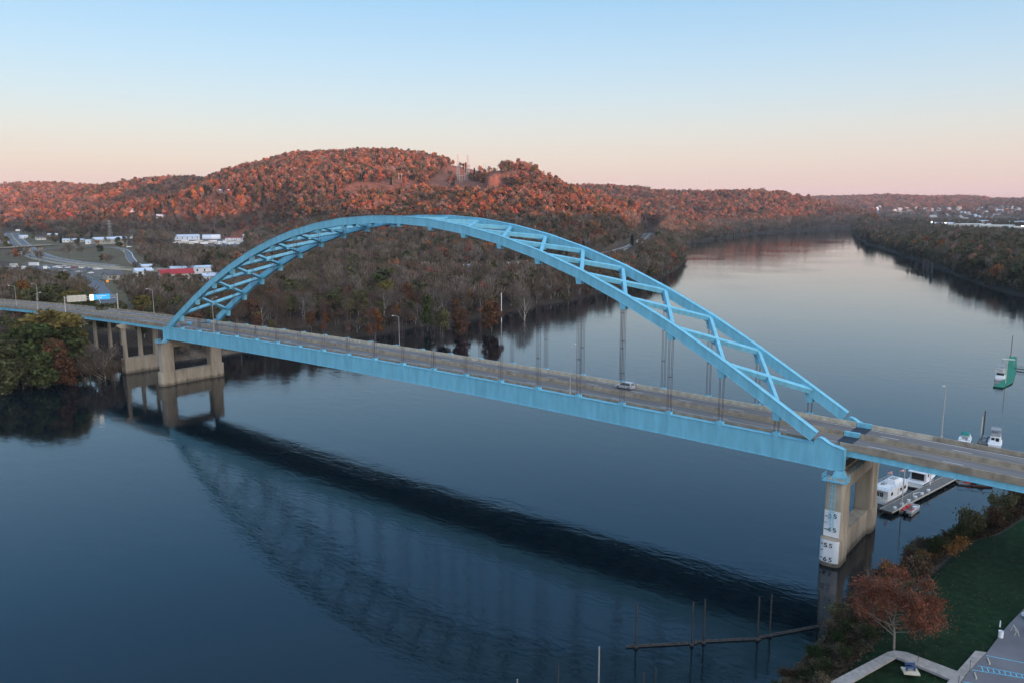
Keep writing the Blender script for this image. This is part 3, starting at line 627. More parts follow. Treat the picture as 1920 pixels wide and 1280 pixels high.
def main_pier(xc, label, gauge):
    p = empty('bridge_pier', (xc, 9.2, 0), 0, label, 'bridge pier')
    p.location = (0, 0, 0)
    for y in (YN, YF):
        o = -1 if y == YN else 1
        mb = MB(); y0, y1 = sorted((y-o*2.0, y+o*2.6)); rounded(xc-1.65, xc+1.65, y0, y1, 0.5, 5.1, 16.0, mb)
        c = mb.build('column', M['conc'], p)
        mb = MB(); y0, y1 = sorted((y-o*2.3, y+o*3.5)); rounded(xc-1.85, xc+1.85, y0, y1, 1.15, -4.0, 5.1, mb); mb.build('column_base', M['conc'], p)
        mb = MB()
        for k in (-0.5, 0.5): mb.box(xc+1.64, xc+1.72, y+k-0.06, y+k+0.06, 5.2, 15.8)
        mb.build('edge_rib', M['conc'], c)
    mb = MB(); mb.box(xc-1.2, xc+1.2, 2.0, 16.4, -4, 5.0); mb.build('strut_wall', M['conc'], p)
    mb = MB(); mb.box(xc-1.35, xc+1.35, 1.9, 16.5, 13.9, 16.3); mb.build('cap_beam', M['conc'], p)
    mb = MB(); mb.box(xc-0.9*(1 if gauge else -1)-0.7, xc-0.9*(1 if gauge else -1)+0.7, 2.0, 16.2, 16.3, 16.6); mb.build('bearing_shelf', M['conc'], p)
    rl = MB()
    for xx in (xc-1.5, xc+1.5):
        for zz in (16.9, 17.45): rl.tube((xx, 2, zz), (xx, 16.4, zz), 0.035, n=5)
        for k in range(9): rl.tube((xx, 2+k*1.8, 16.2), (xx, 2+k*1.8, 17.45), 0.035, n=5)
    rl.build('railing', M['bluedark'], p)
    # bearing platform and caged ladder of blue steel
    pf = MB(); pf.box(xc-2.1, xc+2.1, -3.4, -0.9, 15.85, 15.97)
    for (a, b) in (((xc-2.1, -3.4), (xc+2.1, -3.4)), ((xc-2.1, -3.4), (xc-2.1, -0.9)), ((xc+2.1, -3.4), (xc+2.1, -0.9))):
        for zz in (16.5, 17.0): pf.tube((*a, zz), (*b, zz), 0.04, n=5)
        n = 4
        for k in range(n+1): x = a[0]+(b[0]-a[0])*k/n; y = a[1]+(b[1]-a[1])*k/n; pf.tube((x, y, 15.9), (x, y, 17.0), 0.04, n=5)
    pf.build('service_platform', M['blue'], p)
    ld = MB(); lx = xc if gauge else xc-1.9; ly = -2.95 if gauge else -1.6; bot = 6.5 if gauge else 5.3
    vx, vy = (1, 0) if gauge else (0, 1); ox, oy = (0, -1) if gauge else (-1, 0)
    for s in (-0.32, 0.32): ld.tube((lx+vx*s, ly+vy*s, bot), (lx+vx*s, ly+vy*s, 17.0), 0.045, n=5)
    for s in (-0.42, 0, 0.42): ld.tube((lx+vx*s+ox*0.7, ly+vy*s+oy*0.7, bot+1.5), (lx+vx*s+ox*0.7, ly+vy*s+oy*0.7, 17.0), 0.03, n=5)
    z = bot
    while z < 16.9: ld.tube((lx-vx*0.32, ly-vy*0.32, z), (lx+vx*0.32, ly+vy*0.32, z), 0.025, n=4); z += 0.4
    z = bot+1.5
    while z < 16.9:
        pts = [(lx+vx*0.32, ly+vy*0.32), (lx+vx*0.42+ox*0.7, ly+vy*0.42+oy*0.7), (lx-vx*0.42+ox*0.7, ly-vy*0.42+oy*0.7), (lx-vx*0.32, ly-vy*0.32)]
        for a, b in zip(pts[:-1], pts[1:]): ld.tube((*a, z), (*b, z), 0.03, n=4)
        z += 1.15
    ld.build('caged_ladder', M['blue'], p)
    if gauge:
        g = MB(); g.box(xc-1.4, xc+1.35, -2.66, -2.58, 5.4, 10.3); gp = g.build('river_gauge_board', M['wpaint'], p)
        for s, px, py in (('3', 1556, 967), ('5', 1566, 968), ('4', 1554.5, 992), ('5', 1564.5, 994)):
            q = aty(px, py, -2.68); tm = obj('numeral', text_mesh(s, 1.15, M['ink']), None, gp); tm.location = (q[0], -2.67, q[2]); tm.rotation_euler = (R_(90), 0, 0); tm.scale = (1.25, 1, 1)
        for zz, w in ((9.15, .5), (7.95, .3), (6.7, .5)): obj('tick', MB().box(xc-1.3, xc-1.3+w, -2.70, -2.661, zz-0.06, zz+0.06).mesh('tick', M['ink']), None, gp)
        # lower board bends round the rounded nose of the base
        mb = MB(); r = 1.19; cx0, cx1 = xc-1.85+1.15, xc+1.85-1.15; cyy = -3.5+1.15; pts = []
        for k in range(7): a = R_(197+k*73/6); pts.append((cx0+r*math.cos(a), cyy+r*math.sin(a)))
        for k in range(5): a = R_(270+k*52/4); pts.append((cx1+r*math.cos(a), cyy+r*math.sin(a)))
        rings = [[(x, y, 0.75), (x, y, 4.95), (x*0.99+xc*0.01, y+0.05, 4.95), (x*0.99+xc*0.01, y+0.05, 0.75)] for x, y in pts]
        mb.loft(rings); gb = mb.build('river_gauge_board', M['wpaint'], p)
        for s, px, py, ry in (('5', 1548, 1021, 0), ('5', 1557.5, 1023, 0.12), ('6', 1546.5, 1047, 0), ('5', 1556.5, 1049, 0.12)):
            yy = -3.56 if ry == 0 else -3.52; q = aty(px, py, yy); tm = obj('numeral', text_mesh(s, 1.15, M['ink'], 0.05), None, gb); tm.location = (q[0], yy, q[2]); tm.rotation_euler = (R_(90), 0, ry); tm.scale = (1.25, 1, 1)
        for zz in (4.15, 3.0, 1.55): obj('tick', MB().box(xc-1.45, xc-1.05, -3.60, -3.50, zz-0.06, zz+0.06).mesh('tick', M['ink']), None, gb)
    return p
main_pier(119.6, 'right concrete pier of the arch carrying white boards numbered 35 to 65', True)
main_pier(-119.6, 'left concrete portal pier of the arch with a blue ladder and low tie wall', False)
def bent(x, yc, ztop, zbase, wall, label):
    p = empty('viaduct_pier', (0, 0, 0), 0, label, 'bridge pier', 'column piers under the left approach')
    if wall: MB().taper(x-1.6, x+1.6, yc-9.9, yc+9.9, -4, 6.0, 0.1, 0.1).build('footing_wall', M['conc'], p)
    for y in (yc-9.0+0.3, yc-2.6, yc+3.4, yc+9.0-0.6): MB().taper(x-0.75, x+0.75, y-0.62, y+0.62, zbase, ztop-1.5, 0.25, 0.12).build('column', M['conc'], p)
    c = MB(); c.prism([(x-0.85, yc-11.2, ztop), (x-0.85, yc+11.2, ztop), (x-0.85, yc+11.2, ztop-0.7), (x-0.85, yc+9.6, ztop-1.6), (x-0.85, yc-9.6, ztop-1.6), (x-0.85, yc-11.2, ztop-0.7)], (1.7, 0, 0)); c.build('cap_beam', M['conc'], p)
bent(-152.5, 9.0, RD(-152.5)-1.55, 5.9, True, 'viaduct pier standing in the water on a solid footing wall')
bent(-187, 7.0, RD(-187)-1.55, 4, False, 'viaduct pier on the bank half hidden by a pale bare tree')
bent(-221, 4.3, RD(-221)-1.55, 4, False, 'viaduct pier behind the large green and yellow riverside tree')
bent(-255, 0.0, RD(-255)-1.55, 4, False, 'viaduct pier showing under the deck at the left edge of the photo')
# ------------------------------------------------------------------ trees
F_ = {
 'green':  foliage('green_leaves', [(0.060,0.078,0.030),(0.085,0.100,0.038)], 1, 0.35),
 'yellow': foliage('yellow_green_leaves', [(0.14,0.125,0.040),(0.19,0.145,0.046)], 1, 0.35),
 'olive':  foliage('olive_leaves', [(0.088,0.092,0.044),(0.13,0.12,0.06)], 1, 0.35),
 'rust':   foliage('rust_leaves', [(0.12,0.062,0.036),(0.15,0.080,0.045)], 1, 0.35),
 'orange': foliage('orange_leaves', [(0.20,0.105,0.038),(0.18,0.08,0.03)], 1, 0.35),
 'grey':   foliage('bare_grey_twigs', [(0.115,0.096,0.082),(0.145,0.122,0.105)], 0.6, 0.25, 0.0),
 'brown':  foliage('bare_brown_twigs', [(0.085,0.060,0.045),(0.11,0.080,0.055)], 0.6, 0.25, 0.0),
 'pine':   foliage('dark_pine_needles', [(0.014,0.028,0.014),(0.020,0.036,0.018)], 0.8, 0.5, 0.05),
 'hill':   foliage('autumn_sunlit_hill_leaves', [(0.18,0.085,0.06),(0.34,0.12,0.065),(0.06,0.055,0.03),(0.30,0.17,0.13),(0.40,0.16,0.06),(0.13,0.10,0.055),(0.32,0.10,0.06),(0.045,0.05,0.03),(0.27,0.17,0.13),(0.36,0.14,0.09)], 0.8, 0.2, 0.15, 0.15),  # autumn tones, raised and pinked so part of the low sunlight is in the colour
 'flat':   foliage('bare_valley_twigs', [(0.14,0.105,0.082),(0.20,0.165,0.14),(0.15,0.11,0.08),(0.10,0.09,0.06),(0.18,0.125,0.09)], 0.7, 0.2, 0.05, 0.3),
 'shore':  foliage('far_shore_leaves', [(0.075,0.080,0.035),(0.10,0.088,0.04),(0.06,0.065,0.03),(0.085,0.06,0.038),(0.05,0.06,0.026)], 0.9, 0.2, 0.15, 0.2),
}
F_NAME = {'green': 'green', 'yellow': 'yellow green', 'olive': 'olive', 'rust': 'rust brown', 'orange': 'orange', 'grey': 'bare grey', 'brown': 'bare brown', 'pine': 'dark evergreen'}
def quads(C, Nn, s, asp=1.0, up=None):
    """small quads at centres C with normals Nn, half sizes s (n,), long axis 'up' if given"""
    n = len(C)
    a = np.cross(Nn, nrg.normal(size=(n, 3)) if up is None else up); a /= np.linalg.norm(a, axis=1)[:, None]+1e-9
    b = np.cross(Nn, a); b /= np.linalg.norm(b, axis=1)[:, None]+1e-9
    a = a*s[:, None]; b = b*s[:, None]*asp
    j = lambda: 1+0.25*nrg.uniform(-1, 1, (n, 1))
    Vq = np.stack([C-a*j()-b*j(), C+a*j()-b*j(), C+a*j()+b*j(), C-a*j()+b*j()], 1).reshape(-1, 3)
    return Vq, np.arange(n*4).reshape(n, 4)
def crown_leafy(H, Rr, n, s, seed, lo=0.22, lobes=9, ragged=0.5):
    g = np.random.default_rng(seed); L = []
    for k in range(lobes):
        a = g.uniform(0, 6.28); t = g.uniform(0, 1); zz = H*(lo+0.16+(0.80-lo)*t*0.92); rr = Rr*0.62*math.sqrt(max(0.05, 1-((t-0.35)/0.75)**2))*g.uniform(0.45, 1.0)
        L.append((rr*math.cos(a), rr*math.sin(a), zz, Rr*g.uniform(0.30, 0.50), Rr*g.uniform(0.25, 0.42)))
    L.append((0, 0, H*0.80, Rr*0.42, H*0.17)); L = np.array(L)
    w = L[:, 3]**2; k = g.choice(len(L), n, p=w/w.sum()); d = g.normal(size=(n, 3)); d /= np.linalg.norm(d, axis=1)[:, None]
    rad = 1-np.abs(g.normal(size=n))*0.28*ragged; out = L[k, :3]+d*np.stack([L[k, 3], L[k, 3], L[k, 4]], 1)*rad[:, None]
    out += g.normal(size=(n, 3))*s*0.6
    nn = d+g.normal(size=(n, 3))*0.7; nn /= np.linalg.norm(nn, axis=1)[:, None]
    return quads(out, nn, s*g.uniform(0.6, 1.3, n))
def limbs(H, Rr, seed, n1=7, n2=4, r0=0.30, up=0.9, first=0.28):
    """trunk with forking limbs: list of tapered segments"""
    g = np.random.default_rng(seed); S = []; tips = []
    top = np.array([g.normal()*0.3, g.normal()*0.3, H*0.80]); prev = np.array([0, 0, -0.6]); N1 = 5
    pts = [prev]+[np.array([top[0]*(k/N1)+g.normal()*0.12, top[1]*(k/N1)+g.normal()*0.12, top[2]*k/N1]) for k in range(1, N1+1)]
    for k in range(N1): S.append((pts[k], pts[k+1], r0*(1-k/N1*0.8), r0*(1-(k+1)/N1*0.8)))
    for i in range(n1):
        t = first+(0.95-first)*i/n1; b = np.array([top[0]*t, top[1]*t, H*0.80*t]); a = g.uniform(0, 6.28)+i*2.4; l = Rr*(1.15-0.7*t)*g.uniform(0.8, 1.1)
        m = b+np.array([math.cos(a)*l*0.55, math.sin(a)*l*0.55, l*up*0.45]); e = b+np.array([math.cos(a)*l, math.sin(a)*l, l*up])
        r = r0*0.42*(1-t*0.6); S.append((b, m, r, r*0.65)); S.append((m, e, r*0.65, r*0.2)); tips += [m, e]
        for j in range(n2):
            q = m+(e-m)*g.uniform(0, 0.8); aa = a+g.uniform(-1.2, 1.2); ll = l*g.uniform(0.3, 0.6); f = q+np.array([math.cos(aa)*ll*0.8, math.sin(aa)*ll*0.8, ll*up*0.9])
            S.append((q, f, r*0.35, r*0.10)); tips.append(f)
    return S, np.array(tips)
def limb_mesh(S, name, mt, n=5):
    mb = MB()
    for p, q, a, b in S: mb.tube(p, q, a, b, n, False)
    return mb.mesh(name, mt)
def crown_bare(H, Rr, tips, n, s, seed, asp=9.0, spread=0.16):
    g = np.random.default_rng(seed); k = g.integers(0, len(tips), n); c = tips[k]+g.normal(size=(n, 3))*Rr*spread*np.array([1, 1, 1.1])
    d = c-np.array([0, 0, H*0.35]); d /= np.linalg.norm(d, axis=1)[:, None]; d = d+np.array([0, 0, 0.7])+g.normal(size=(n, 3))*0.35; d /= np.linalg.norm(d, axis=1)[:, None]
    v = g.normal(size=(n, 3)); nn = np.cross(d, v); nn /= np.linalg.norm(nn, axis=1)[:, None]
    side = np.cross(nn, d); ss = (s*g.uniform(0.6, 1.3, n))[:, None]
    Vq = np.stack([c-side*ss-d*ss*asp, c+side*ss-d*ss*asp, c+side*ss*0.4+d*ss*asp, c-side*ss*0.4+d*ss*asp], 1).reshape(-1, 3)
    return Vq, np.arange(n*4).reshape(n, 4)
def crown_pine(H, Rr, n, s, seed):
    g = np.random.default_rng(seed); t = g.uniform(0, 1, n)**0.7; t = 1-t*0.9; z = H*(0.08+0.92*(1-t)) ; r = Rr*t*np.sqrt(g.uniform(0.3, 1, n))*(0.8+0.25*np.sin(t*40)); a = g.uniform(0, 6.28, n)
    c = np.stack([r*np.cos(a), r*np.sin(a), z], 1); nn = np.stack([np.cos(a), np.sin(a), np.full(n, 1.2)], 1)+g.normal(size=(n, 3))*0.4; nn /= np.linalg.norm(nn, axis=1)[:, None]
    return quads(c, nn, s*g.uniform(0.6, 1.2, n))
KIND_BARE = ('grey', 'brown')
PROTO = {}   # kind -> list of (trunk mesh, crown mesh, nominal height)
def make_proto(kind, seed, H=15.0, Rr=5.2, q=1.0, mtrunk=None):
    if kind in KIND_BARE:
        S, tips = limbs(H, Rr*0.95, seed, 9, 5, 0.26, 1.15, 0.25); Vq, Fq_ = crown_bare(H, Rr, tips, int(1500*q), 0.055/math.sqrt(q), seed)
    elif kind == 'pine':
        S, tips = limbs(H*0.9, Rr*0.4, seed, 4, 1, 0.25); Vq, Fq_ = crown_pine(H, Rr*0.62, int(900*q), 0.50, seed)
    else:
        S, tips = limbs(H, Rr*0.85, seed, 7, 3, 0.28); Vq, Fq_ = crown_leafy(H, Rr, int(2600*q), 0.27/math.sqrt(q), seed, lobes=15, ragged=0.9)
    tm = limb_mesh(S, 'trunk_'+kind, mtrunk or (M['palebark'] if kind == 'grey' else M['bark']))
    cm = npmesh('crown_'+kind, Vq, Fq_, F_[kind]); return (tm, cm, H)
for i, kd in enumerate(('green', 'yellow', 'olive', 'rust', 'orange', 'grey', 'brown', 'pine')):
    PROTO[kd] = [make_proto(kd, 100+i*10+j) for j in range(3 if kd != 'pine' else 2)]
_made = {}
def tree(x, y, h, kind, label, group=None, wide=1.0, z=None, name='tree'):
    z = float(ground_h(np.array([x]), np.array([y]))[0]) if z is None else z
    tm, cm, H = PROTO[kind][rng.randrange(len(PROTO[kind]))]
    o = empty(name, (x, y, z-0.1), rng.uniform(0, 6.28), label, 'tree', group); s = h/H; o.scale = (s*wide, s*wide, s)
    obj('trunk', tm, None, o); obj('crown', cm, None, o); return o
# ---- where trees grow
def tree_cells():
    out = []
    r = 150.0
    while r < 6600:
        sp = 6.8 if r < 1250 else (7.3 if r < 2300 else (12.0 if r < 3400 else 18.0))
        if r < 280: sp = 6.6
        n = int(R_(76)*r/sp); a = va-R_(38)+(np.arange(n)+nrg.uniform(-0.45, 0.45, n))*R_(76)/n; rr = r+nrg.uniform(-0.45, 0.45, n)*sp
        out.append(np.stack([CAM[0]+np.cos(a)*rr, CAM[1]+np.sin(a)*rr, np.full(n, sp), rr], 1)); r += sp
    return np.concatenate(out)
def shore_cells():
    out = []
    for pl in (SH_L, SH_R):
        for (x0, y0), (x1, y1) in zip(pl[:-1], pl[1:]):
            l = math.hypot(x1-x0, y1-y0); dd = math.hypot((x0+x1)/2-CAM[0], (y0+y1)/2-CAM[1]); st_ = max(3.2, dd/260); m = int(l/st_)
            if m < 1 or dd > 6000: continue
            t_ = (np.arange(m)+nrg.random(m))/m; o_ = nrg.uniform(-9, 9, m); px_ = x0+(x1-x0)*t_-(y1-y0)/l*o_; py_ = y0+(y1-y0)*t_+(x1-x0)/l*o_
            out.append(np.stack([px_, py_, np.full(m, -1.0), np.hypot(px_-CAM[0], py_-CAM[1])], 1))
    return np.concatenate(out)
TC = np.concatenate([tree_cells(), shore_cells()]); X, Y = TC[:, 0], TC[:, 1]
inr = in_poly(X, Y, RIVER); dS = np.minimum(dist_poly(X, Y, SH_L), dist_poly(X, Y, SH_R))
keep = ~inr & (dS > np.where(TC[:, 2] < 0, np.where(TC[:, 3] > 500, 0.3, 1.2), 3.0)) & (np.abs(np.arctan2((X-CAM[0])*RX[0]+(Y-CAM[1])*RX[1], (X-CAM[0])*RF[0]+(Y-CAM[1])*RF[1])) < R_(38)) & (np.hypot(X-142, Y+20) > 160)
TC = TC[keep]; X, Y, dS = X[keep], Y[keep], dS[keep]
Z = ground_h(X, Y); sx, sy, q = toscreen(np.stack([X, Y, Z], 1))
rd = np.full(X.shape, 1e9)
for pl, hw, z in ROADS: rd = np.minimum(rd, dist_poly(X, Y, pl)-hw)
bad = (rd < 5.0) | in_poly(X, Y, YARD) | in_poly(X, Y, LOT)
grassy = in_poly(sx, sy, [(-60,438),(10,430),(60,436),(120,446),(180,450),(250,450),(262,470),(272,500),(200,505),(120,503),(0,498),(-60,497)])   # the interchange meadow
grassy |= in_poly(sx, sy, [(150,440),(320,440),(470,440),(470,452),(320,450),(150,458)]) | in_poly(sx, sy, [(300,505),(405,505),(405,524),(300,524)])
bad |= grassy & (nrg.random(len(X)) > 0.03)
clr = in_poly(sx, sy, CLEAR1) | (in_poly(sx, sy, CLEAR2) & (nrg.random(len(X)) > 0.1))
roadgap = in_poly(sx, sy, [(1118,486),(1160,476),(1190,466),(1203,457),(1211,447),(1218,440),(1228,440),(1225,458),(1210,474),(1180,490),(1125,501)]); bad |= roadgap & (nrg.random(len(X)) > 0.12)
bad |= clr & (q > 900) & (nrg.random(len(X)) > 0.04)
town = in_poly(sx, sy, [(1640,392),(1760,390),(1960,389),(1960,414),(1720,412),(1640,402)]) & (q > 2500); bad |= town & (nrg.random(len(X)) > 0.3)
plant = in_poly(sx, sy, [(1735,421),(1960,421),(1960,438),(1735,434)]) & (q < 2600); bad |= plant & (nrg.random(len(X)) > 0.25)
yv = 9.2+np.where(X < -125, -((X+125)**2)/1750.0, 0); bad |= (np.abs(Y-yv) < 12.5) & (X < -110) & (X > -440)       # nothing grows through the viaduct
LOTV = in_poly(sx, sy, [(-20,494),(220,500),(262,518),(210,530),(150,520),(60,512),(-20,508)]); bad |= LOTV
# cull what the hills hide
ang = (GZ+7-CAM[2])/Rr; run = np.maximum.accumulate(ang, axis=1)
ai = np.clip(((np.arctan2(Y-CAM[1], X-CAM[0])-va+math.pi) % (2*math.pi)-math.pi+R_(39))/R_(0.16), 0, 487).astype(int); ri = np.clip(np.searchsorted(rad, np.hypot(X-CAM[0], Y-CAM[1]))-9, 0, nr-1)
hid = (Z+26-CAM[2])/np.hypot(X-CAM[0], Y-CAM[1]) < run[ai, ri]
ok = ~bad & ~hid & (nrg.random(len(X)) < np.where(TC[:, 3] < 700, 0.90, 0.96))
TC = TC[ok]; X, Y, Z, dS, sx, sy, q = X[ok], Y[ok], Z[ok], dS[ok], sx[ok], sy[ok], q[ok]
onleft = dist_poly(X, Y, SH_L) < dist_poly(X, Y, SH_R)
steep = Z > 19.0
far = np.hypot(X-CAM[0], Y-CAM[1])
# ---- individual trees: the ones that show largest
special = [ # px, D, top py, wide, kind, label
 (86, 352, 557, 1.45, 'yellow', 'largest yellow and green tree on the left bank, rising in front of the viaduct girder'),
 (50, 340, 594, 1.3, 'green', 'deep green tree left of and below the large yellow and green bank tree'),
 (118, 346, 602, 1.2, 'green', 'green tree leaning over the bank just right of the large yellow and green tree'),
 (134, 352, 600, 0.9, 'yellow', 'yellow tinged tree on the bank closest to the gap under the viaduct'),
 (22, 348, 622, 1.4, 'olive', 'broad olive tree at the left edge on the near part of the left bank'),
 (0, 338, 618, 1.4, 'olive', 'olive tree cut by the left edge of the photo below the viaduct girder'),
 (95, 336, 622, 0.75, 'rust', 'narrow rust brown tree standing in the green clump on the left bank'),
 (70, 331, 652, 1.2, 'green', 'low dark green tree at the water edge of the left clump'),
 (30, 333, 655, 1.3, 'olive', 'low olive tree above the muddy shore at the lower left'),
 (5, 330, 660, 1.3, 'olive', 'lowest olive tree at the left edge beside the water'),
 (112, 333, 656, 1.0, 'rust', 'small rust coloured tree low on the bank right of the dark green one'),
 (188, 338, 632, 1.15, 'grey', 'pale bare tree in front of the second viaduct pier'),
 (212, 332, 664, 1.0, 'brown', 'short brown bare tree left of the viaduct footing wall'),
 (160, 336, 655, 1.1, 'brown', 'dark bare shrubby tree on the bank under the viaduct edge'),
 (265, 432, 549, 1.35, 'yellow', 'round yellow green tree behind the viaduct lamp post'),
 (318, 428, 557, 1.3, 'yellow', 'round yellow tree behind the left foot of the arch'),
 (205, 395, 556, 1.3, 'olive', 'olive tree behind the overhead sign gantry'),
 (60, 470, 530, 1.5, 'olive', 'wide grey green tree behind the two lamp posts at the left'),
 (98, 465, 522, 1.5, 'olive', 'wide olive tree behind the viaduct between the lamp posts and the sign'),
 (140, 455, 535, 1.2, 'yellow', 'yellow green tree behind the blank sign board'),
 (54, 480, 517, 0.8, 'orange', 'small orange tree beside the wide grey green tree at the left'),
 (480, 402, 580, 0.9, 'yellow', 'small bright yellow green tree behind the far left foot of the arch'),
 (487, 440, 562, 1.0, 'green', 'slender green tree just behind the far left arch foot'),
 (552, 455, 517, 1.1, 'olive', 'tall olive tree under the fourth panel of the arch from the left'),
 (625, 430, 538, 1.1, 'olive', 'pale olive tree beside a dark hanger at the left of the wooded bank'),
 (641, 432, 545, 0.8, 'yellow', 'yellow tree at the right shoulder of the pale olive tree'),
 (676, 452, 508, 0.9, 'grey', 'tall pale trunked tree left of the brightest green tree'),
 (708, 466, 512, 1.2, 'green', 'brightest green tree on the wooded bank under the arch crown'),
 (722, 452, 522, 1.0, 'yellow', 'yellow green tree touching the right side of the brightest green tree'),
 (801, 420, 552, 0.7, 'green', 'small green tree low in the wood below the arch crown'),
 (703, 398, 575, 0.8, 'orange', 'orange brown sapling on the far shore right of the lamp post'),
 (830, 395, 570, 0.7, 'olive', 'grey olive tree at the water edge right of the arch crown'),
 (865, 408, 572, 0.9, 'rust', 'rust tree at the water edge under the eleventh hanger'),
 (922, 415, 556, 0.9, 'rust', 'tallest rust tree on the shore left of the pale mooring pile'),
 (985, 455, 543, 1.0, 'grey', 'tall pale bare tree at the shore right of the pale mooring pile'),
]
for px, D, ty, wd, kd, lb in special:
    P = atd(px, 600, D); g = float(ground_h(np.array([P[0]]), np.array([P[1]]))[0]); top = CAM[2]-(ty-388)*float((P-CAM)@RF)/FOC*1.0
    tree(P[0], P[1], max(4.0, (top-g)*(0.93 if px < 215 else 1.0)), kd, lb, None, wd*1.0, g)
rlow = (sx > 1640) & (q > 1150) & (q < 3300)
lowzone = in_poly(sx, sy, [(-60,500),(150,512),(260,512),(300,520),(410,522),(430,560),(250,575),(150,556),(-60,545)]) | in_poly(sx, sy, [(270,462),(470,464),(480,490),(270,500)]) | in_poly(sx, sy, [(840,506),(960,498),(1060,488),(1125,482),(1185,466),(1212,444),(1232,440),(1236,455),(1200,482),(1150,500),(1060,512),(850,528)])
order = np.argsort(far); infr = (TC[:, 2] > 0) & (sx > -25) & (sx < 1945) & (sy < 1300); order = [i for i in order if infr[i]]
NIND = 258; ind = set(order[:NIND]); bucket = {}
spx = [s[0] for s in special]
hang = [340.6,370.9,402.8,436.3,473.2,511.2,553.1,598.3,646.1,696.9,750.8,808.6,870.8,937.4,1009.7,1086.7,1169.9,1258.1,1354,1456.6]
ordw = ['', 'second', 'third', 'fourth', 'fifth', 'sixth', 'seventh', 'eighth', 'ninth', 'tenth', 'eleventh', 'twelfth', 'thirteenth', 'fourteenth', 'fifteenth', 'sixteenth', 'seventeenth', 'eighteenth', 'nineteenth', 'twentieth']
num = lambda n: ordw[n-1] if 1 < n <= 20 else ('first' if n == 1 else str(n)+'th')
def kind_for(i):
    u = nrg.random(); xx = sx[i]
    if not onleft[i]: return ['olive', 'yellow', 'brown', 'rust', 'green'][int(np.searchsorted([0.50, 0.62, 0.86, 0.92, 1.0], u))]
    if xx < 330: return ['olive', 'brown', 'grey', 'rust', 'green'][int(np.searchsorted([0.40, 0.65, 0.8, 0.9, 1.0], u))]
    if dS[i] < 16: return ['rust', 'brown', 'orange', 'olive', 'grey'][int(np.searchsorted([0.16, 0.58, 0.63, 0.82, 1.0], u))]
    return ['brown', 'grey', 'rust', 'olive', 'pine'][int(np.searchsorted([0.42, 0.72, 0.79, 0.97, 1.0], u))]
for i in order[:NIND]:
    kd = kind_for(i); h = rng.uniform(11, 17) if dS[i] > 16 else rng.uniform(6, 11)
    if not onleft[i]: h = rng.uniform(14, 21)
    if sx[i] < 330: h = rng.uniform(8, 13)
    if lowzone[i]: h = rng.uniform(3.5, 6)
    if onleft[i]:
        j = sum(1 for a in hang if a < sx[i]); key = ('L', j, kd)
    else: key = ('R', int((sx[i]-1560)//60), kd)
    bucket.setdefault(key, []).append((far[i], i, h))
for (sd, j, kd), lst in bucket.items():
    lst.sort()
    for n, (f, i, h) in enumerate(lst):
        w = F_NAME[kd]; no_ = 'nearest the water' if n == 0 else num(n+1)+' back from the water'
        if sd == 'R': lb = f"{w} tree on the far right bank, {num(n+1)} counted from the water, {num(j+1)} clump past the point"; grp = 'trees along the far right bank'
        elif j == 0: lb = f"{w} tree left of the arch foot, {no_}"; grp = 'trees round the left approach'
        elif j >= 20: lb = f"{w} tree on the far bank right of the last hanger, {no_}"; grp = 'trees on the wooded far bank'
        else: lb = f"{w} tree seen just right of the {num(j)} near hanger, {no_}"; grp = 'trees on the wooded far bank'
        tree(X[i], Y[i], h, kd, lb, grp, rng.uniform(0.85, 1.2), Z[i])
# ---- the rest of the woods as one mass: points with instanced low detail trees
def low_proto(kind, fol, seed, n, H=14.0, Rr=4.8, s=0.9, bark='bark'):
    if kind == 'bare':
        S, tips = limbs(H, Rr*0.9, seed, 6, 2, 0.24, 1.2, 0.3); Vq, Fq_ = crown_bare(H, Rr, tips, n, 0.20, seed, 6.0, 0.20)
    elif kind == 'pine':
        S, tips = limbs(H*0.8, 1.0, seed, 2, 0, 0.2); Vq, Fq_ = crown_pine(H, Rr*0.6, n, 0.9, seed)
    else:
        S, tips = limbs(H, Rr*0.8, seed, 4, 1, 0.24); Vq, Fq_ = crown_leafy(H, Rr, n, s, seed, lobes=8, lo=0.12)
    mb = MB()
    for p, q_, a, b_ in S: mb.tube(p, q_, a, b_, 3, False)
    nb = len(mb.v); V2 = np.vstack([np.array(mb.v), Vq]); F2 = np.vstack([np.array(mb.f), Fq_+nb])
    me = npmesh('wood_tree', V2, F2, M[bark]); me.materials.append(F_[fol]); mi = np.ones(len(F2), np.int32); mi[:len(mb.f)] = 0; me.polygons.foreach_set('material_index', mi)
    return bpy.data.objects.new('wood_tree', me)
LOWP = [low_proto('leafy', 'hill', 900, 300, s=0.6), low_proto('leafy', 'hill', 901, 280, H=12, Rr=5.6, s=0.6), low_proto('leafy', 'hill', 902, 260, H=16, Rr=4.0, s=0.6), low_proto('bare', 'flat', 903, 260, bark='palebark'), low_proto('bare', 'flat', 904, 260), low_proto('bare', 'flat', 905, 240),
        low_proto('leafy', 'shore', 906, 190), low_proto('leafy', 'shore', 907, 190), low_proto('pine', 'pine', 908, 150), low_proto('bare', 'hill', 909, 220, bark='palebark'), low_proto('leafy', 'orange', 910, 150), low_proto('leafy', 'olive', 911, 160)]
rest = np.array([i for i in range(len(X)) if i not in ind]); n = len(rest); u = nrg.random(n); st = steep[rest]; lf = onleft[rest]; kk = np.zeros(n, int)
w1 = np.array([.22, .20, .16, .03, .03, .03, .0, .0, .08, .19, .045, .03]); w2 = np.array([.01, .01, .01, .27, .25, .25, .03, .03, .02, .05, .0, .07]); w3 = np.array([.03, .03, .02, .08, .08, .08, .31, .28, .02, .02, .005, .05])
for w, msk in ((w1, st), (w2, ~st & lf), (w3, ~st & ~lf)):
    c = np.cumsum(w/w.sum()); kk[msk] = np.searchsorted(c, u[msk])
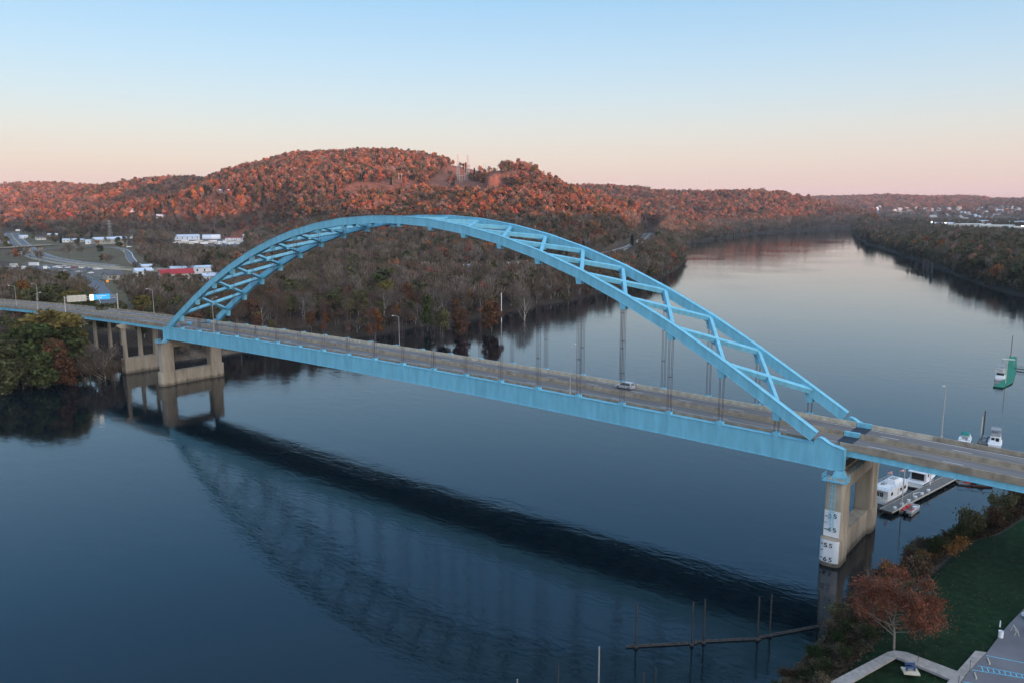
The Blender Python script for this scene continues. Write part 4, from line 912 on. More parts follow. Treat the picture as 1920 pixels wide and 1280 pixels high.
# the shaded foot of the main hill is mostly bare wood
low = st & (Z[rest] < 42) & (far[rest] < 1700) & (nrg.random(n) < 0.65); kk[low] = nrg.integers(3, 6, low.sum())
kk = np.clip(kk, 0, len(LOWP)-1)
spc = TC[rest, 2]; bushy = spc < 0; spc = np.where(bushy, 3.2+far[rest]/500, spc); scl = np.where(lowzone[rest], 0.42, np.where(rlow[rest], 0.6, 1.0))*np.where(bushy, np.clip(spc/9.0, 0.35, 1.2), np.clip(spc/7.2, 0.9, 2.2))*nrg.uniform(0.62, 1.35, n); hs = np.where(spc > 12, 0.62, np.where(spc > 9, 0.8, 0.95)); hs = hs*np.where(~lf & ~st, 1.2, 1.0)
pm = bpy.data.meshes.new('woodland'); pm.vertices.add(n); pm.vertices.foreach_set('co', np.stack([X[rest], Y[rest], Z[rest]-0.3], 1).astype(np.float32).ravel())
def pattr(nm, ty, arr, key='value'):
    a = pm.attributes.new(nm, ty, 'POINT'); a.data.foreach_set(key, np.ascontiguousarray(arr).ravel())
pattr('sc', 'FLOAT_VECTOR', np.stack([scl, scl, scl*hs], 1).astype(np.float32), 'vector'); pattr('ro', 'FLOAT_VECTOR', np.stack([nrg.normal(size=n)*0.04, nrg.normal(size=n)*0.04, nrg.uniform(0, 6.28, n)], 1).astype(np.float32), 'vector'); pattr('kd', 'INT', kk.astype(np.int32))
wood = obj('woodland', pm); tag(wood, kind='stuff')
ng = bpy.data.node_groups.new('plant_trees', 'GeometryNodeTree'); ng.interface.new_socket('Geometry', in_out='INPUT', socket_type='NodeSocketGeometry'); ng.interface.new_socket('Geometry', in_out='OUTPUT', socket_type='NodeSocketGeometry')
gi = ng.nodes.new('NodeGroupInput'); go = ng.nodes.new('NodeGroupOutput'); jn = ng.nodes.new('GeometryNodeJoinGeometry')
def nattr(nm, ty):
    a = ng.nodes.new('GeometryNodeInputNamedAttribute'); a.data_type = ty; a.inputs[0].default_value = nm; return a.outputs[0]
asc, aro, akd = nattr('sc', 'FLOAT_VECTOR'), nattr('ro', 'FLOAT_VECTOR'), nattr('kd', 'INT')
mp_ = ng.nodes.new('GeometryNodeMeshToPoints'); ng.links.new(gi.outputs[0], mp_.inputs[0])
for j, po in enumerate(LOWP):
    oi = ng.nodes.new('GeometryNodeObjectInfo'); oi.inputs[0].default_value = po; oi.inputs[1].default_value = True
    cp = ng.nodes.new('FunctionNodeCompare'); cp.data_type = 'INT'; cp.operation = 'EQUAL'; ng.links.new(akd, cp.inputs[2]); cp.inputs[3].default_value = j
    ip = ng.nodes.new('GeometryNodeInstanceOnPoints'); ng.links.new(mp_.outputs[0], ip.inputs['Points']); ng.links.new(cp.outputs[0], ip.inputs['Selection']); ng.links.new(oi.outputs['Geometry'], ip.inputs['Instance']); ng.links.new(aro, ip.inputs['Rotation']); ng.links.new(asc, ip.inputs['Scale'])
    ng.links.new(ip.outputs[0], jn.inputs[0])
ng.links.new(jn.outputs[0], go.inputs[0])
md = wood.modifiers.new('trees', 'NODES'); md.node_group = ng
print('woodland trees', n, 'individual', len(ind)+len(special))
# ------------------------------------------------------------------ street furniture on the bridge
def lamp(x, y, z, h, arm, label, d=(0, 1), lit=False):
    o = empty('street_lamp', (x, y, z), 0, label, 'street lamp', 'street lamps along the bridge and its approaches')
    MB().tube((0, 0, -0.3), (0, 0, h-0.6), 0.10, 0.06, 8).tube((0, 0, -0.3), (0, 0, 0.35), 0.20, 0.18, 8).build('pole', M['pole'], o)
    b = MB(); b.tube((0, 0, h-0.7), (d[0]*arm*0.5, d[1]*arm*0.5, h-0.1), 0.06, 0.05, 6); b.tube((d[0]*arm*0.5, d[1]*arm*0.5, h-0.1), (d[0]*arm, d[1]*arm, h), 0.05, 0.045, 6); b.build('arm', M['pole'], o)
    MB().taper(d[0]*arm-0.32, d[0]*arm+0.32, d[1]*arm-0.32, d[1]*arm+0.32, h-0.12, h+0.12, 0.1, 0.1).build('lamp_head', M['pole'], o, bevel=0.03); return o
def lamp_px(px, pyb, pyt, y, zb, label, arm=2.4, d=(0, -1)):
    P = aty(px, pyb, y); x = P[0]; dep = (np.array([x, y, zb])-CAM)@RF
    P = CAM+ray(px, pyb)*0; x = aty(px, 0.5*(pyb+pyb), y)[0]
    h = (pyb-pyt)*dep/FOC; lamp(x, y, zb, min(12.5, max(8, h)), arm, label, d)
lamp_px(1765, 820, 718, 18.5, RD(132)+0.6, 'tall lamp post on the right approach above the marina boats')
lamp_px(749, 648, 583, 18.6, 22.0, 'lamp post on the far parapet of the arch span against the dark wood')
lamp_px(289, 588, 543, 18.4, RD(-164)+0.6, 'lamp post beside the round yellow green tree behind the left approach')
lamp_px(401, 616, 549, -0.25, RD(-88)+0.5, 'lamp post on the near parapet close to the left arch foot', 1.6, (0, 1))
lamp_px(1069, 736, 645, 0.9, RD(60)+0.5, 'slim lamp post on the near parapet left of the silver car', 1.6, (0, 1))
lamp_px(29, 553, 514, 16.0-2*9, RD(-300)+0.5, 'leftmost lamp post on the far side of the curving left approach')
lamp_px(71, 562, 536, 12.5, RD(-262)+0.5, 'lamp post right of the leftmost one on the curving left approach', 2.0, (0, -1))
lamp_px(70, 573, 540, YC(-232)+0.1, RD(-232)+0.4, 'lamp post on the near parapet above the large yellow green tree', 1.6, (0, 1))
# overhead sign gantry
xg = -196.0; xf = -190.0; yg, yf_ = YC(xg)-0.1, 18.6+YC(xf); g = empty('sign_gantry', (xg, yg, RD(xg)), 0, 'steel overhead sign gantry spanning the left approach with a blank board and a blue sign', 'sign gantry')
Lg = Vector((xf-xg, yf_-yg, 0)); ln = Lg.length; g.rotation_euler = (0, 0, math.atan2(Lg.y, Lg.x))
MB().tube((0, 0, -0.8), (0, 0, 7.4), 0.22, 0.16, 8).build('post', M['pole'], g)
MB().tube((ln, -0.7, -0.8), (ln, -0.7, 7.4), 0.18, 0.14, 8).tube((ln, 0.7, -0.8), (ln, 0.7, 7.4), 0.18, 0.14, 8).build('post', M['pole'], g)
tb = MB()
for yy in (-0.45, 0.45):
    for zz in (5.6, 6.7): tb.tube((0, yy, zz), (ln, yy, zz), 0.07, n=6)
    n = 12
    for k in range(n): tb.tube((ln*k/n, yy, 5.6 if k % 2 else 6.7), (ln*(k+1)/n, yy, 6.7 if k % 2 else 5.6), 0.04, n=5)
for k in range(13): tb.tube((ln*k/12, -0.45, 5.6), (ln*k/12, 0.45, 5.6), 0.035, n=4).tube((ln*k/12, -0.45, 6.7), (ln*k/12, 0.45, 6.7), 0.035, n=4)
tb.build('truss', M['rail'], g)
sb = MB(); sb.box(0.9, 8.2, -0.72, -0.62, 4.9, 7.6); bb = sb.build('sign_board_back', M['offwhite'], g)
rb = MB()
for k in range(5): rb.box(1.2+k*1.65, 1.3+k*1.65, -0.80, -0.721, 4.9, 7.6)
for zz in (5.5, 6.2, 6.9): rb.box(0.9, 8.2, -0.84, -0.801, zz, zz+0.07)
rb.build('stiffener', M['rail'], bb)
MB().box(11.0, 17.2, -0.72, -0.62, 5.2, 7.5).build('sign_panel', M['signblue'], g)
MB().box(9.4, 10.95, -0.72, -0.62, 5.0, 7.6).build('sign_panel', M['signwhite'], g)
tw = MB()
for zz, segs in ((6.55, ((11.8, 12.5), (12.7, 13.6), (13.8, 14.9), (15.1, 15.9))), (5.75, ((12.2, 13.0), (13.2, 14.0)))):
    for a, b in segs: tw.box(a, b, -0.745, -0.721, zz, zz+0.32)
tw.build('sign_lettering', M['wpaint'], g)

# ------------------------------------------------------------------ cars
def car_proto(kind, paint, lab, grp=None, name='car'):
    L_, W_, Hh = {'suv': (4.5, 1.86, 1.68), 'sedan': (4.6, 1.82, 1.42), 'van': (5.4, 2.0, 2.1), 'pickup': (5.5, 1.95, 1.85)}[kind]
    o = empty(name, (0, 0, 0), 0, lab, {'suv': 'car', 'sedan': 'car', 'van': 'van', 'pickup': 'pickup truck'}[kind], grp); l, w = L_/2, W_/2; b = 0.32; s = 0.55*Hh
    prof = {'suv': [(-l,b),(-l,s*0.92),(-l+0.1,s),(-l+0.35,Hh*0.96),(-l+0.9,Hh),(0.35,Hh*0.985),(1.05,s*1.06),(l-0.25,s*0.93),(l,s*0.72),(l,b)],
            'sedan': [(-l,b),(-l,s*0.95),(-l+0.75,s*1.08),(-l+1.35,Hh),(0.3,Hh*0.98),(1.05,s*1.08),(l-0.2,s*0.88),(l,s*0.65),(l,b)],
            'van': [(-l,b),(-l,Hh*0.9),(-l+0.15,Hh),(1.3,Hh),(1.95,s*1.05),(l-0.1,s*0.85),(l,s*0.6),(l,b)],
            'pickup': [(-l,b),(-l,s),(-0.6,s),(-0.55,Hh*0.98),(0.7,Hh),(1.35,s*1.05),(l-0.15,s*0.98),(l,s*0.8),(l,b)]}[kind]
    rings = []
    for x, z in prof:
        tz = min(1, max(0, (z-s)/(Hh-s))) ; ww = w*(1-0.17*tz)
        rings.append((x, ww, z))
    mb = MB(); n = len(rings)
    low = [(x, w*0.98, b) for x, _, z in rings]
    sec = [[(x, -ww, z), (x, ww, z)] for x, ww, z in rings]
    for i in range(n-1):
        (x0, w0, z0), (x1, w1, z1) = rings[i], rings[i+1]
        mb.face([(x0, -w0, z0), (x0, w0, z0), (x1, w1, z1), (x1, -w1, z1)])
    for sg in (-1, 1):
        mb.face([(x, sg*ww, z) for x, ww, z in rings])
    mb.face([(rings[0][0], -rings[0][1], b), (rings[0][0], rings[0][1], b), (rings[-1][0], rings[-1][1], b), (rings[-1][0], -rings[-1][1], b)])
    body = mb.build('body', paint, o, bevel=0.05)
    gl = MB()
    roof = [r for r in rings if r[2] > s*1.02]; x0, x1 = roof[0][0], roof[-1][0]
    ga, gb = {'suv': (-1.85, 0.75), 'sedan': (-1.1, 0.65), 'van': (0.5, 1.6), 'pickup': (-0.45, 1.0)}[kind]
    for sg in (-1, 1):
        y0 = w*1.0; y1 = w*0.87
        gl.face([(ga-0.05, sg*(w*0.985+0.01), s*1.08), (gb+0.1, sg*(w*0.985+0.01), s*1.08), (gb-0.45, sg*(w*0.86+0.01), Hh*0.93), (ga+0.2, sg*(w*0.86+0.01), Hh*0.93)])
    i = {'suv': 5, 'sedan': 4, 'van': 3, 'pickup': 4}[kind]; a, c = rings[i], rings[i+1]
    lerp = lambda t: (a[0]+(c[0]-a[0])*t+0.012, a[1]+(c[1]-a[1])*t, a[2]+(c[2]-a[2])*t+0.015)
    p, q_ = lerp(0.1), lerp(0.92); gl.face([(p[0], -p[1]*0.9, p[2]), (p[0], p[1]*0.9, p[2]), (q_[0], q_[1]*0.88, q_[2]), (q_[0], -q_[1]*0.88, q_[2])])
    a, c = (rings[2], rings[3]); p, q_ = (a[0]-0.01, a[1]*0.85, a[2]+0.05), (c[0]-0.03, c[1]*0.85, c[2]-0.08)
    if kind in ('suv', 'sedan'): gl.face([(p[0], -p[1], p[2]), (p[0], p[1], p[2]), (q_[0], q_[1], q_[2]), (q_[0], -q_[1], q_[2])])
    gl.build('window', M['glass'], o, recalc=False)
    for x in (-l*0.62, l*0.62):
        for sg in (-1, 1):
            y = sg*(w-0.12); wh = MB(); wh.tube((x, y-0.12, 0.34), (x, y+0.14, 0.34), 0.35, n=14).build('wheel', M['tyre'], o).location = (0, 0, 0)
    hub = MB()
    for x in (-l*0.62, l*0.62):
        for sg in (-1, 1): y = sg*(w+0.03); hub.tube((x, y-0.01, 0.34), (x, y+0.01, 0.34), 0.2, n=10)
    hub.build('hub_caps', M['chrome'], o)
    for sg in (-1, 1):
        MB().box(l-0.06, l+0.015, sg*w*0.72-0.16, sg*w*0.72+0.16, s*0.62, s*0.76).build('headlight', M['wpaint'], o)
        MB().box(-l-0.015, -l+0.05, sg*w*0.78-0.12, sg*w*0.78+0.12, s*0.68, s*0.9).build('tail_light', M['red'], o)
    return o
def put(o, x, y, z, rz): o.location = (float(x), float(y), float(z)); o.rotation_euler = (0, 0, rz); return o
cs = car_proto('suv', M['silver'], 'silver hatchback driving on the far carriageway of the arch span beside a hanger')
put(cs, 65.6, 14.6, RD(65)+0.012, math.pi)
P = aty(2, 548, 7); cb = car_proto('sedan', M['carblack'], 'black car at the left edge of the photo on the curving viaduct'); put(cb, P[0]-2, 14.2+YC(P[0]), RD(P[0])+0.012, math.pi+0.2)
def hwy_at(px, py, z=11.03): return at(px, py, z)
def heading(pl, P):
    best = None
    for a, b in zip(pl[:-1], pl[1:]):
        dx, dy = b[0]-a[0], b[1]-a[1]; t_ = max(0, min(1, ((P[0]-a[0])*dx+(P[1]-a[1])*dy)/(dx*dx+dy*dy))); d = math.hypot(P[0]-a[0]-t_*dx, P[1]-a[1]-t_*dy)
        if best is None or d < best[0]: best = (d, math.atan2(dy, dx))
    return best[1]
hw = [(1207.5, 451.5, 'red', 'tail', 'small red tail lit car farthest along the highway bend'), (1205, 455.5, 'wpaint', 'tail', 'small white car with red tail lamps at the highway bend'), (1209, 456.5, 'wpaint', 'head', 'white car meeting the tail lit cars at the highway bend'), (1204.5, 461, 'silver', 'tail', 'silver car nearest of the four cars on the highway bend'), (1168, 477, 'silver', 'head', 'silver car alone on the highway right of the arch rib'),
      (14, 457.5, 'wpaint', 'head', 'white car with lit headlamps far along the left freeway'), (5, 456, 'silver', 'head', 'silver car beside the meadow far along the left freeway'), (56, 482, 'carblack', 'head', 'dark car with lit headlamps coming out from under the overpass')]
for px, py, pt, lt, lb in hw:
    P = hwy_at(px, py); hd = heading(HWY, P); c = car_proto('sedan', M[pt], lb, 'cars on the highway'); put(c, P[0], P[1], 11.06, hd if lt == 'tail' else hd+math.pi)
    for ch in c.children:
        nm = ch.name.split('.')[0]
        if lt == 'head' and nm == 'headlight': ch.data.materials.clear(); ch.data.materials.append(M['headlight'])
        if lt == 'tail' and nm == 'tail_light': ch.data.materials.clear(); ch.data.materials.append(M['taillight'])
# vehicles parked in the gravel lot
cols = {'white': 'wpaint', 'silver': 'silver', 'black': 'carblack', 'blue': 'carblue', 'red': 'red', 'cream': 'offwhite'}
protos = {}
for kd, cl in (('suv', 'white'), ('sedan', 'silver'), ('sedan', 'black'), ('van', 'white'), ('pickup', 'blue'), ('sedan', 'red'), ('pickup', 'white'), ('suv', 'black'), ('sedan', 'white')): protos[(kd, cl)] = None
lotv = [(72, 506, 'pickup', 'blue'), (88, 505, 'van', 'white'), (96, 505.5, 'pickup', 'blue'), (104, 502, 'sedan', 'white'), (112, 503, 'suv', 'white'), (110, 500.5, 'sedan', 'silver'), (77, 508.5, 'sedan', 'red'), (97, 508.5, 'sedan', 'black'), (127, 503, 'suv', 'white'), (120, 500, 'sedan', 'silver'), (140, 502.5, 'sedan', 'red'), (146, 500, 'suv', 'black'), (153, 503.5, 'suv', 'white'), (160, 501, 'sedan', 'black'), (168, 506, 'pickup', 'blue'), (179, 506, 'suv', 'white'), (186, 506, 'pickup', 'white'), (193, 504, 'suv', 'black'), (120, 509, 'sedan', 'silver'), (134, 509, 'sedan', 'black'), (148, 511, 'sedan', 'silver'), (160, 512, 'suv', 'black'), (170, 513, 'sedan', 'white'), (84, 501, 'sedan', 'silver'), (60, 503, 'suv', 'black')]
nm_ = {'suv': 'off-roader', 'sedan': 'car', 'van': 'van', 'pickup': 'pickup'}
cnt = {}
lotv.sort()
for px, py, kd, cl in lotv: cnt[(kd, cl)] = cnt.get((kd, cl), 0)+1
seen = {}
for px, py, kd, cl in lotv:
    k = (kd, cl); seen[k] = seen.get(k, 0)+1
    lb = f"{cl} {nm_[kd]} parked in the gravel lot below the highway" + (f", {num(seen[k])} {cl} {nm_[kd]} from the left" if cnt[k] > 1 else '')
    if protos.get(k) is None: protos[k] = o = car_proto(kd, M[cols[cl]], lb, 'vehicles parked in the gravel lot')
    else: o = copy_tree(protos[k]); o['label'] = lb
    P = at(px, py, 10.3); put(o, P[0], P[1], 10.28, 1.1+rng.uniform(-0.25, 0.25)+(math.pi if rng.random() < 0.5 else 0))
def trailer(px, py, z, L, label, col='wpaint', rz=0.2, H=2.9, red=False, name='box_trailer', grp=None):
    P = at(px, py, z); o = empty(name, (P[0], P[1], z), rz, label, 'trailer', grp)
    MB().box(-L/2, L/2, -1.25, 1.25, 0.95, 0.95+H-0.2).build('box', M[col], o, bevel=0.04)
    r = MB()
    for k in range(int(L/1.2)): r.box(-L/2+0.6+k*1.2, -L/2+0.68+k*1.2, -1.29, 1.29, 0.95, 0.75+H)
    r.build('side_posts', M['rail'], o)
    if red: MB().box(-L/2+0.3, -L/2+1.5, -1.31, 1.31, 1.0, 0.7+H).build('red_panel', M['red'], o)
    w = MB()
    for x in (-L/2+1.2, -L/2+2.4):
        for y in (-1.05, 1.05): w.tube((x, y-0.15, 0.5), (x, y+0.15, 0.5), 0.5, n=10)
    w.build('wheels', M['tyre'], o); MB().box(-L/2, L/2, -0.5, 0.5, 0.7, 0.95).box(L/2-2.2, L/2-1.9, -0.9, 0.9, 0.05, 0.7).build('chassis', M['darksteel'], o)
    return o
trailer(36, 507, 10.3, 13, 'long white trailer at the left end of the gravel lot', rz=0.4)
trailer(26, 502, 10.3, 7, 'short grey trailer behind the long white one in the gravel lot', 'offwhite', 0.4)
trailer(64, 500, 10.3, 9, 'white box trailer parked left of the pickups in the gravel lot', 'wpaint', 0.5)
# freight yard under the hill: rows of trailers
k = 0
for i in range(15):
    px = 328+i*8.9; py = 459.5-(i % 3)*2.2
    red = i in (2, 5, 6, 8, 9, 12); lb = ('red fronted' if red else 'plain pale')+f" trailer in the freight yard row, {num(i+1)} from the left"
    trailer(px, py, 12.3, 12, lb, 'offwhite' if i % 2 else 'wpaint', 1.15+rng.uniform(-0.06, 0.06), 3.0, red, grp='trailers in the freight yard')
for i in range(5):
    trailer(408+i*9, 460-(i % 2)*2.5, 12.3, 12.5, f"white trailer at the right end of the freight yard, {num(i+1)} from the arch", 'wpaint', -0.15, 2.8, i == 4, grp='trailers in the freight yard')

# ------------------------------------------------------------------ buildings
def gable(name, P, rz, L, W, H, R, wall, roof, label, cat='building', windows=2, doors=1, grp=None, detail=True, eave=0.5):
    o = empty(name, P, rz, label, cat, grp); x, y = L/2, W/2
    mb = MB(); mb.box(-x, x, -y, y, -1.5, H); mb.prism([(-x, -y, H), (-x, y, H), (-x, 0, H+R)], (L, 0, 0)); mb.build('wall', wall, o)
    rf = MB(); e = eave
    for s in (-1, 1):
        rf.quadbox([(-x-e, s*(y+e), H-e*R/y), (x+e, s*(y+e), H-e*R/y), (x+e, 0, H+R), (-x-e, 0, H+R), (-x-e, s*(y+e), H-e*R/y+0.18), (x+e, s*(y+e), H-e*R/y+0.18), (x+e, 0, H+R+0.18), (-x-e, 0, H+R+0.18)])
    rf.build('roof', roof, o)
    if detail:
        for s in (-1, 1):
            for k in range(windows):
                xx = -x+L*(k+0.5)/windows; w = MB(); w.box(xx-0.6, xx+0.6, s*(y+0.02)-0.03, s*(y+0.02)+0.03, H*0.4, H*0.75); w.build('window', M['glass'], o)
        for k in range(doors): xx = -x+L*(k+1)/(doors+1); MB().box(xx-0.7, xx+0.7, -y-0.06, -y-0.005, 0, 2.2).build('door', M['greywall'], o)
    return o
def facecam(P): return math.atan2(CAM[1]-P[1], CAM[0]-P[0])+math.pi/2
def shed(px, py, z, L, W, H, R, wall, roof, label, dr=0.0, **kw):
    P = at(px, py, z); P[2] = float(ground_h(np.array([P[0]]), np.array([P[1]]))[0]); return gable(kw.pop('name', 'warehouse'), P, facecam(P)+dr, L, W, H, R, M[wall], M[roof], label, **kw)
shed(206, 456, 12.2, 46, 18, 7, 3, 'tanwall', 'aluroof', 'long tan warehouse with a pale sloping metal roof beyond the ramp', 0.35, windows=6)
shed(170, 456.5, 12.2, 14, 9, 4.5, 2, 'wpaint', 'aluroof', 'small white building left of the long tan warehouse', 0.1)
shed(130, 453, 12.2, 20, 10, 4, 1.5, 'wpaint', 'aluroof', 'low white shed beside a dark round tree', 0.1, windows=4)
shed(147, 453, 12.2, 16, 9, 4, 1.2, 'tanwall', 'aluroof', 'low building with a bluish roof between two white sheds', -0.1, windows=3)
shed(293, 447, 12.2, 30, 14, 5, 2, 'greywall', 'aluroof', 'grey shed with pale roof left of the floodlight tree', 0.2, windows=4)
shed(268, 449, 12.2, 18, 10, 4.5, 1.5, 'wpaint', 'aluroof', 'white shed behind the bend of the ramp', 0.0, windows=3)
shed(350, 450, 12.2, 38, 16, 6, 2.5, 'aluroof', 'aluroof', 'pale blue roofed hall behind the red fronted trailers', 0.15, windows=5)
shed(440, 451, 12.2, 28, 10, 4, 1, 'wpaint', 'redroof', 'long low shed with a red roof line at the right of the freight yard', -0.1, windows=4)
o = shed(470, 452, 12.2, 20, 15, 8, 2, 'greywall', 'aluroof', 'open sided grey shed with a white roof near the arch', -0.3, windows=3)
shed(331, 522, 9.8, 24, 13, 4.5, 3.0, 'offwhite', 'redroof', 'building with a broad dark red roof among the bare trees', 0.15, name='red_roofed_building')
shed(362, 515, 9.8, 34, 12, 5, 1.2, 'wpaint', 'aluroof', 'long white building behind the dark red roof', 0.1, windows=6)
shed(277, 510, 9.8, 9, 7, 4, 1.5, 'offwhite', 'aluroof', 'little pale building left of the dark red roof', 0.1)
shed(148, 433, 20, 36, 18, 7, 6, 'offwhite', 'redroof', 'large pale house with a red roof on the left hill foot', 0.3, name='hillside_house', windows=5)
shed(85, 436, 16, 60, 14, 6, 3, 'greywall', 'darkroof', 'long grey roofed row building on the slope left of the pylon', 0.9, windows=7)
shed(390, 431, 22, 12, 8, 4, 2, 'wpaint', 'aluroof', 'small white house on the slope above the rounded hangar', 0.1)
shed(876, 506, 11, 10, 7, 4, 1.5, 'wpaint', 'aluroof', 'small white house in the wood under the arch right half', 0.1)
shed(884, 522, 10, 12, 8, 3.5, 1.5, 'wpaint', 'aluroof', 'white roofed cabin among riverside trees near the pale mooring pile', 0.0)
shed(750, 540, 10, 14, 8, 3.5, 1.5, 'offwhite', 'aluroof', 'pale cabin half hidden in the trees right of the green tree', 0.2)
small = [(62,428,'darkroof','offwhite',14,'dark roofed pale house highest on the left slope'),(44,446,'aluroof','wpaint',12,'small white shed beside the freeway at the far left'),(76,449,'darkroof','offwhite',14,'dark roofed cabin between the freeway and the meadow'),(100,446,'aluroof','tanwall',16,'tan cabin with pale roof left of the low white shed'),(116,440,'darkroof','greywall',16,'grey house behind the low white shed'),(186,440,'aluroof','wpaint',18,'white house right of the large red roofed house'),(178,436,'darkroof','wpaint',14,'white dark roofed house touching the red roofed house'),(228,449,'aluroof','greywall',20,'grey hut with pale roof at the right end of the long warehouse'),(243,446,'darkroof','wpaint',13,'white cottage with dark roof above the ramp bend'),(252,443,'aluroof','wpaint',15,'white shed up behind the ramp bend'),(281,442,'aluroof','offwhite',20,'cream shed above the grey shed'),(306,444,'aluroof','wpaint',16,'white shed just left of the freight yard floodlight'),(314,438,'darkroof','offwhite',13,'cream house above the freight yard floodlight'),(352,440,'darkroof','offwhite',12,'small cream house above the pale blue roofed hall'),(425,443,'aluroof','greywall',18,'grey shed right of the rounded hangar'),(268,511,'aluroof','wpaint',13,'white hut on the service road left of the red roof'),(398,519,'aluroof','wpaint',15,'white hut at the right end of the long white building'),(212,518,'darkroof','tanwall',12,'tan hut at the end of the gravel lot')]
for px, py, rf, wl, L, lb in small: shed(px, py, 12.2, L, 9, 4, 2, wl, rf, lb, rng.uniform(-0.4, 0.4), name='house', windows=3)
# rounded hangar
P = at(397, 448, 12.3); P[2] = float(ground_h(np.array([P[0]]), np.array([P[1]]))[0]); o = empty('rounded_hangar', P, facecam(P)-0.1, 'pale blue and white rounded fabric hangar behind the trailers', 'hangar')
def arcring(x, w, h): return [(x, -w*math.cos(math.pi*k/12), h*math.sin(math.pi*k/12)**0.75) for k in range(13)]
mb = MB(); mb.loft([arcring(-14, 7.5, 7.2), arcring(0, 7.5, 7.2)]); mb.build('shell', M['aluroof'], o); mb = MB(); mb.loft([arcring(0.01, 7.45, 7.15), arcring(14, 7.45, 7.15)]); mb.build('shell', M['wpaint'], o)
# town on the far right slopes and the plant on the right bank
g_ = np.random.default_rng(5); hp = None; k = 0
roofs = ['darkroof', 'aluroof', 'concdark', 'greywall']
PR = []
for rk in range(4):
    q0 = gable('house', (0, 0, 0), 0, 16, 11, 8, 5, M['offwhite'] if rk != 1 else M['wpaint'], M[roofs[rk]], 'x', 'house', 3, 1, 'houses on the far right slopes'); PR.append(q0)
rows = [(1640+i*4.6+g_.uniform(-1.5, 1.5), 392+6.5*((i*7) % 13)/13+g_.uniform(0, 3)+max(0, (1900-i*4.6-1640)*0.0)) for i in range(60)]
rows.sort(); used = set(); kcount = {}
for px, py in rows:
    D = 3500+ (402-py)*120; P = atd(px, py+6, D); z = float(ground_h(np.array([P[0]]), np.array([P[1]]))[0]); rk = int(g_.integers(0, 4)); kcount[rk] = kcount.get(rk, 0)+1
    lb = f"small house with {['dark', 'pale', 'tan', 'grey'][rk]} roof on the far right slope, {num(kcount[rk])} from left"
    q0 = PR[rk] if rk not in used else copy_tree(PR[rk]); used.add(rk); q0['label'] = lb; q0.location = (P[0], P[1], z+0.2); q0.rotation_euler = (0, 0, g_.uniform(0, 3.1)); s = g_.uniform(1.0, 1.7); q0.scale = (s, s, s)
for px, py, L, lb, rf in ((1765, 427, 60, 'white flat plant building at the left end of the right bank works', 'aluroof'), (1815, 430, 95, 'longest pale building of the right bank works', 'offwhite'), (1868, 433, 70, 'wide cream building of the right bank works in front', 'offwhite'), (1905, 424, 60, 'pale blue roofed building at the right edge of the works', 'aluroof'), (1912, 437, 40, 'cream building cut by the right edge of the photo', 'offwhite'), (1850, 422, 50, 'white roofed building behind the long works hall', 'aluroof')):
    P = at(px, py, 8); P[2] = float(ground_h(np.array([P[0]]), np.array([P[1]]))[0]); gable('works_building', P, facecam(P)+0.05, L, 30, 11, 2, M['offwhite'], M[rf], lb, 'building', 8, 2)
for px, py, lb in ((1746, 426, 'lit white floodlight at the left of the right bank works'), (1772, 428, 'brighter lit floodlight on the front of the works'), (1916, 436, 'lit lamp at the right edge works building')):
    P = at(px, py, 12); gz = float(ground_h(np.array([P[0]]), np.array([P[1]]))[0]); o = empty('floodlight', (P[0], P[1], gz), 0, lb, 'floodlight'); MB().tube((0, 0, 0), (0, 0, 15), 0.2, 0.15, 6).build('pole', M['pole'], o); MB().box(-1.0, 1.0, -1.0, 1.0, 15, 16).build('lamp_head', M['lamp'], o, bevel=0.1)
P = at(325, 452, 12.3); o = empty('floodlight', (P[0], P[1], 12.2), 0, 'brightly lit floodlight at the left end of the freight yard', 'floodlight'); MB().tube((0, 0, 0), (0, 0, 11), 0.15, 0.12, 6).build('pole', M['pole'], o); MB().box(-0.5, 0.5, -0.5, 0.5, 11, 11.8).build('lamp_head', M['lamp'], o, bevel=0.08)
# overpass on the left freeway
a = at(5, 476, 11); b = at(97, 469, 11); o = empty('overpass', (0, 0, 0), 0, 'dark low road overpass crossing the freeway beside the meadow', 'overpass'); A_ = Vector((a[0], a[1], 17)); B_ = Vector((b[0], b[1], 17))
MB().beam(A_, B_, 9, 1.2).build('deck', M['darksteel'], o); MB().beam(A_+Vector((0, 0, 1.0)), B_+Vector((0, 0, 1.0)), 9.4, 0.7).build('parapet', M['concdark'], o)
for t_ in (0.25, 0.5, 0.75): p_ = A_.lerp(B_, t_); MB().box(p_.x-0.8, p_.x+0.8, p_.y-3, p_.y+3, 9, 16.4).build('column', M['conc'], o)
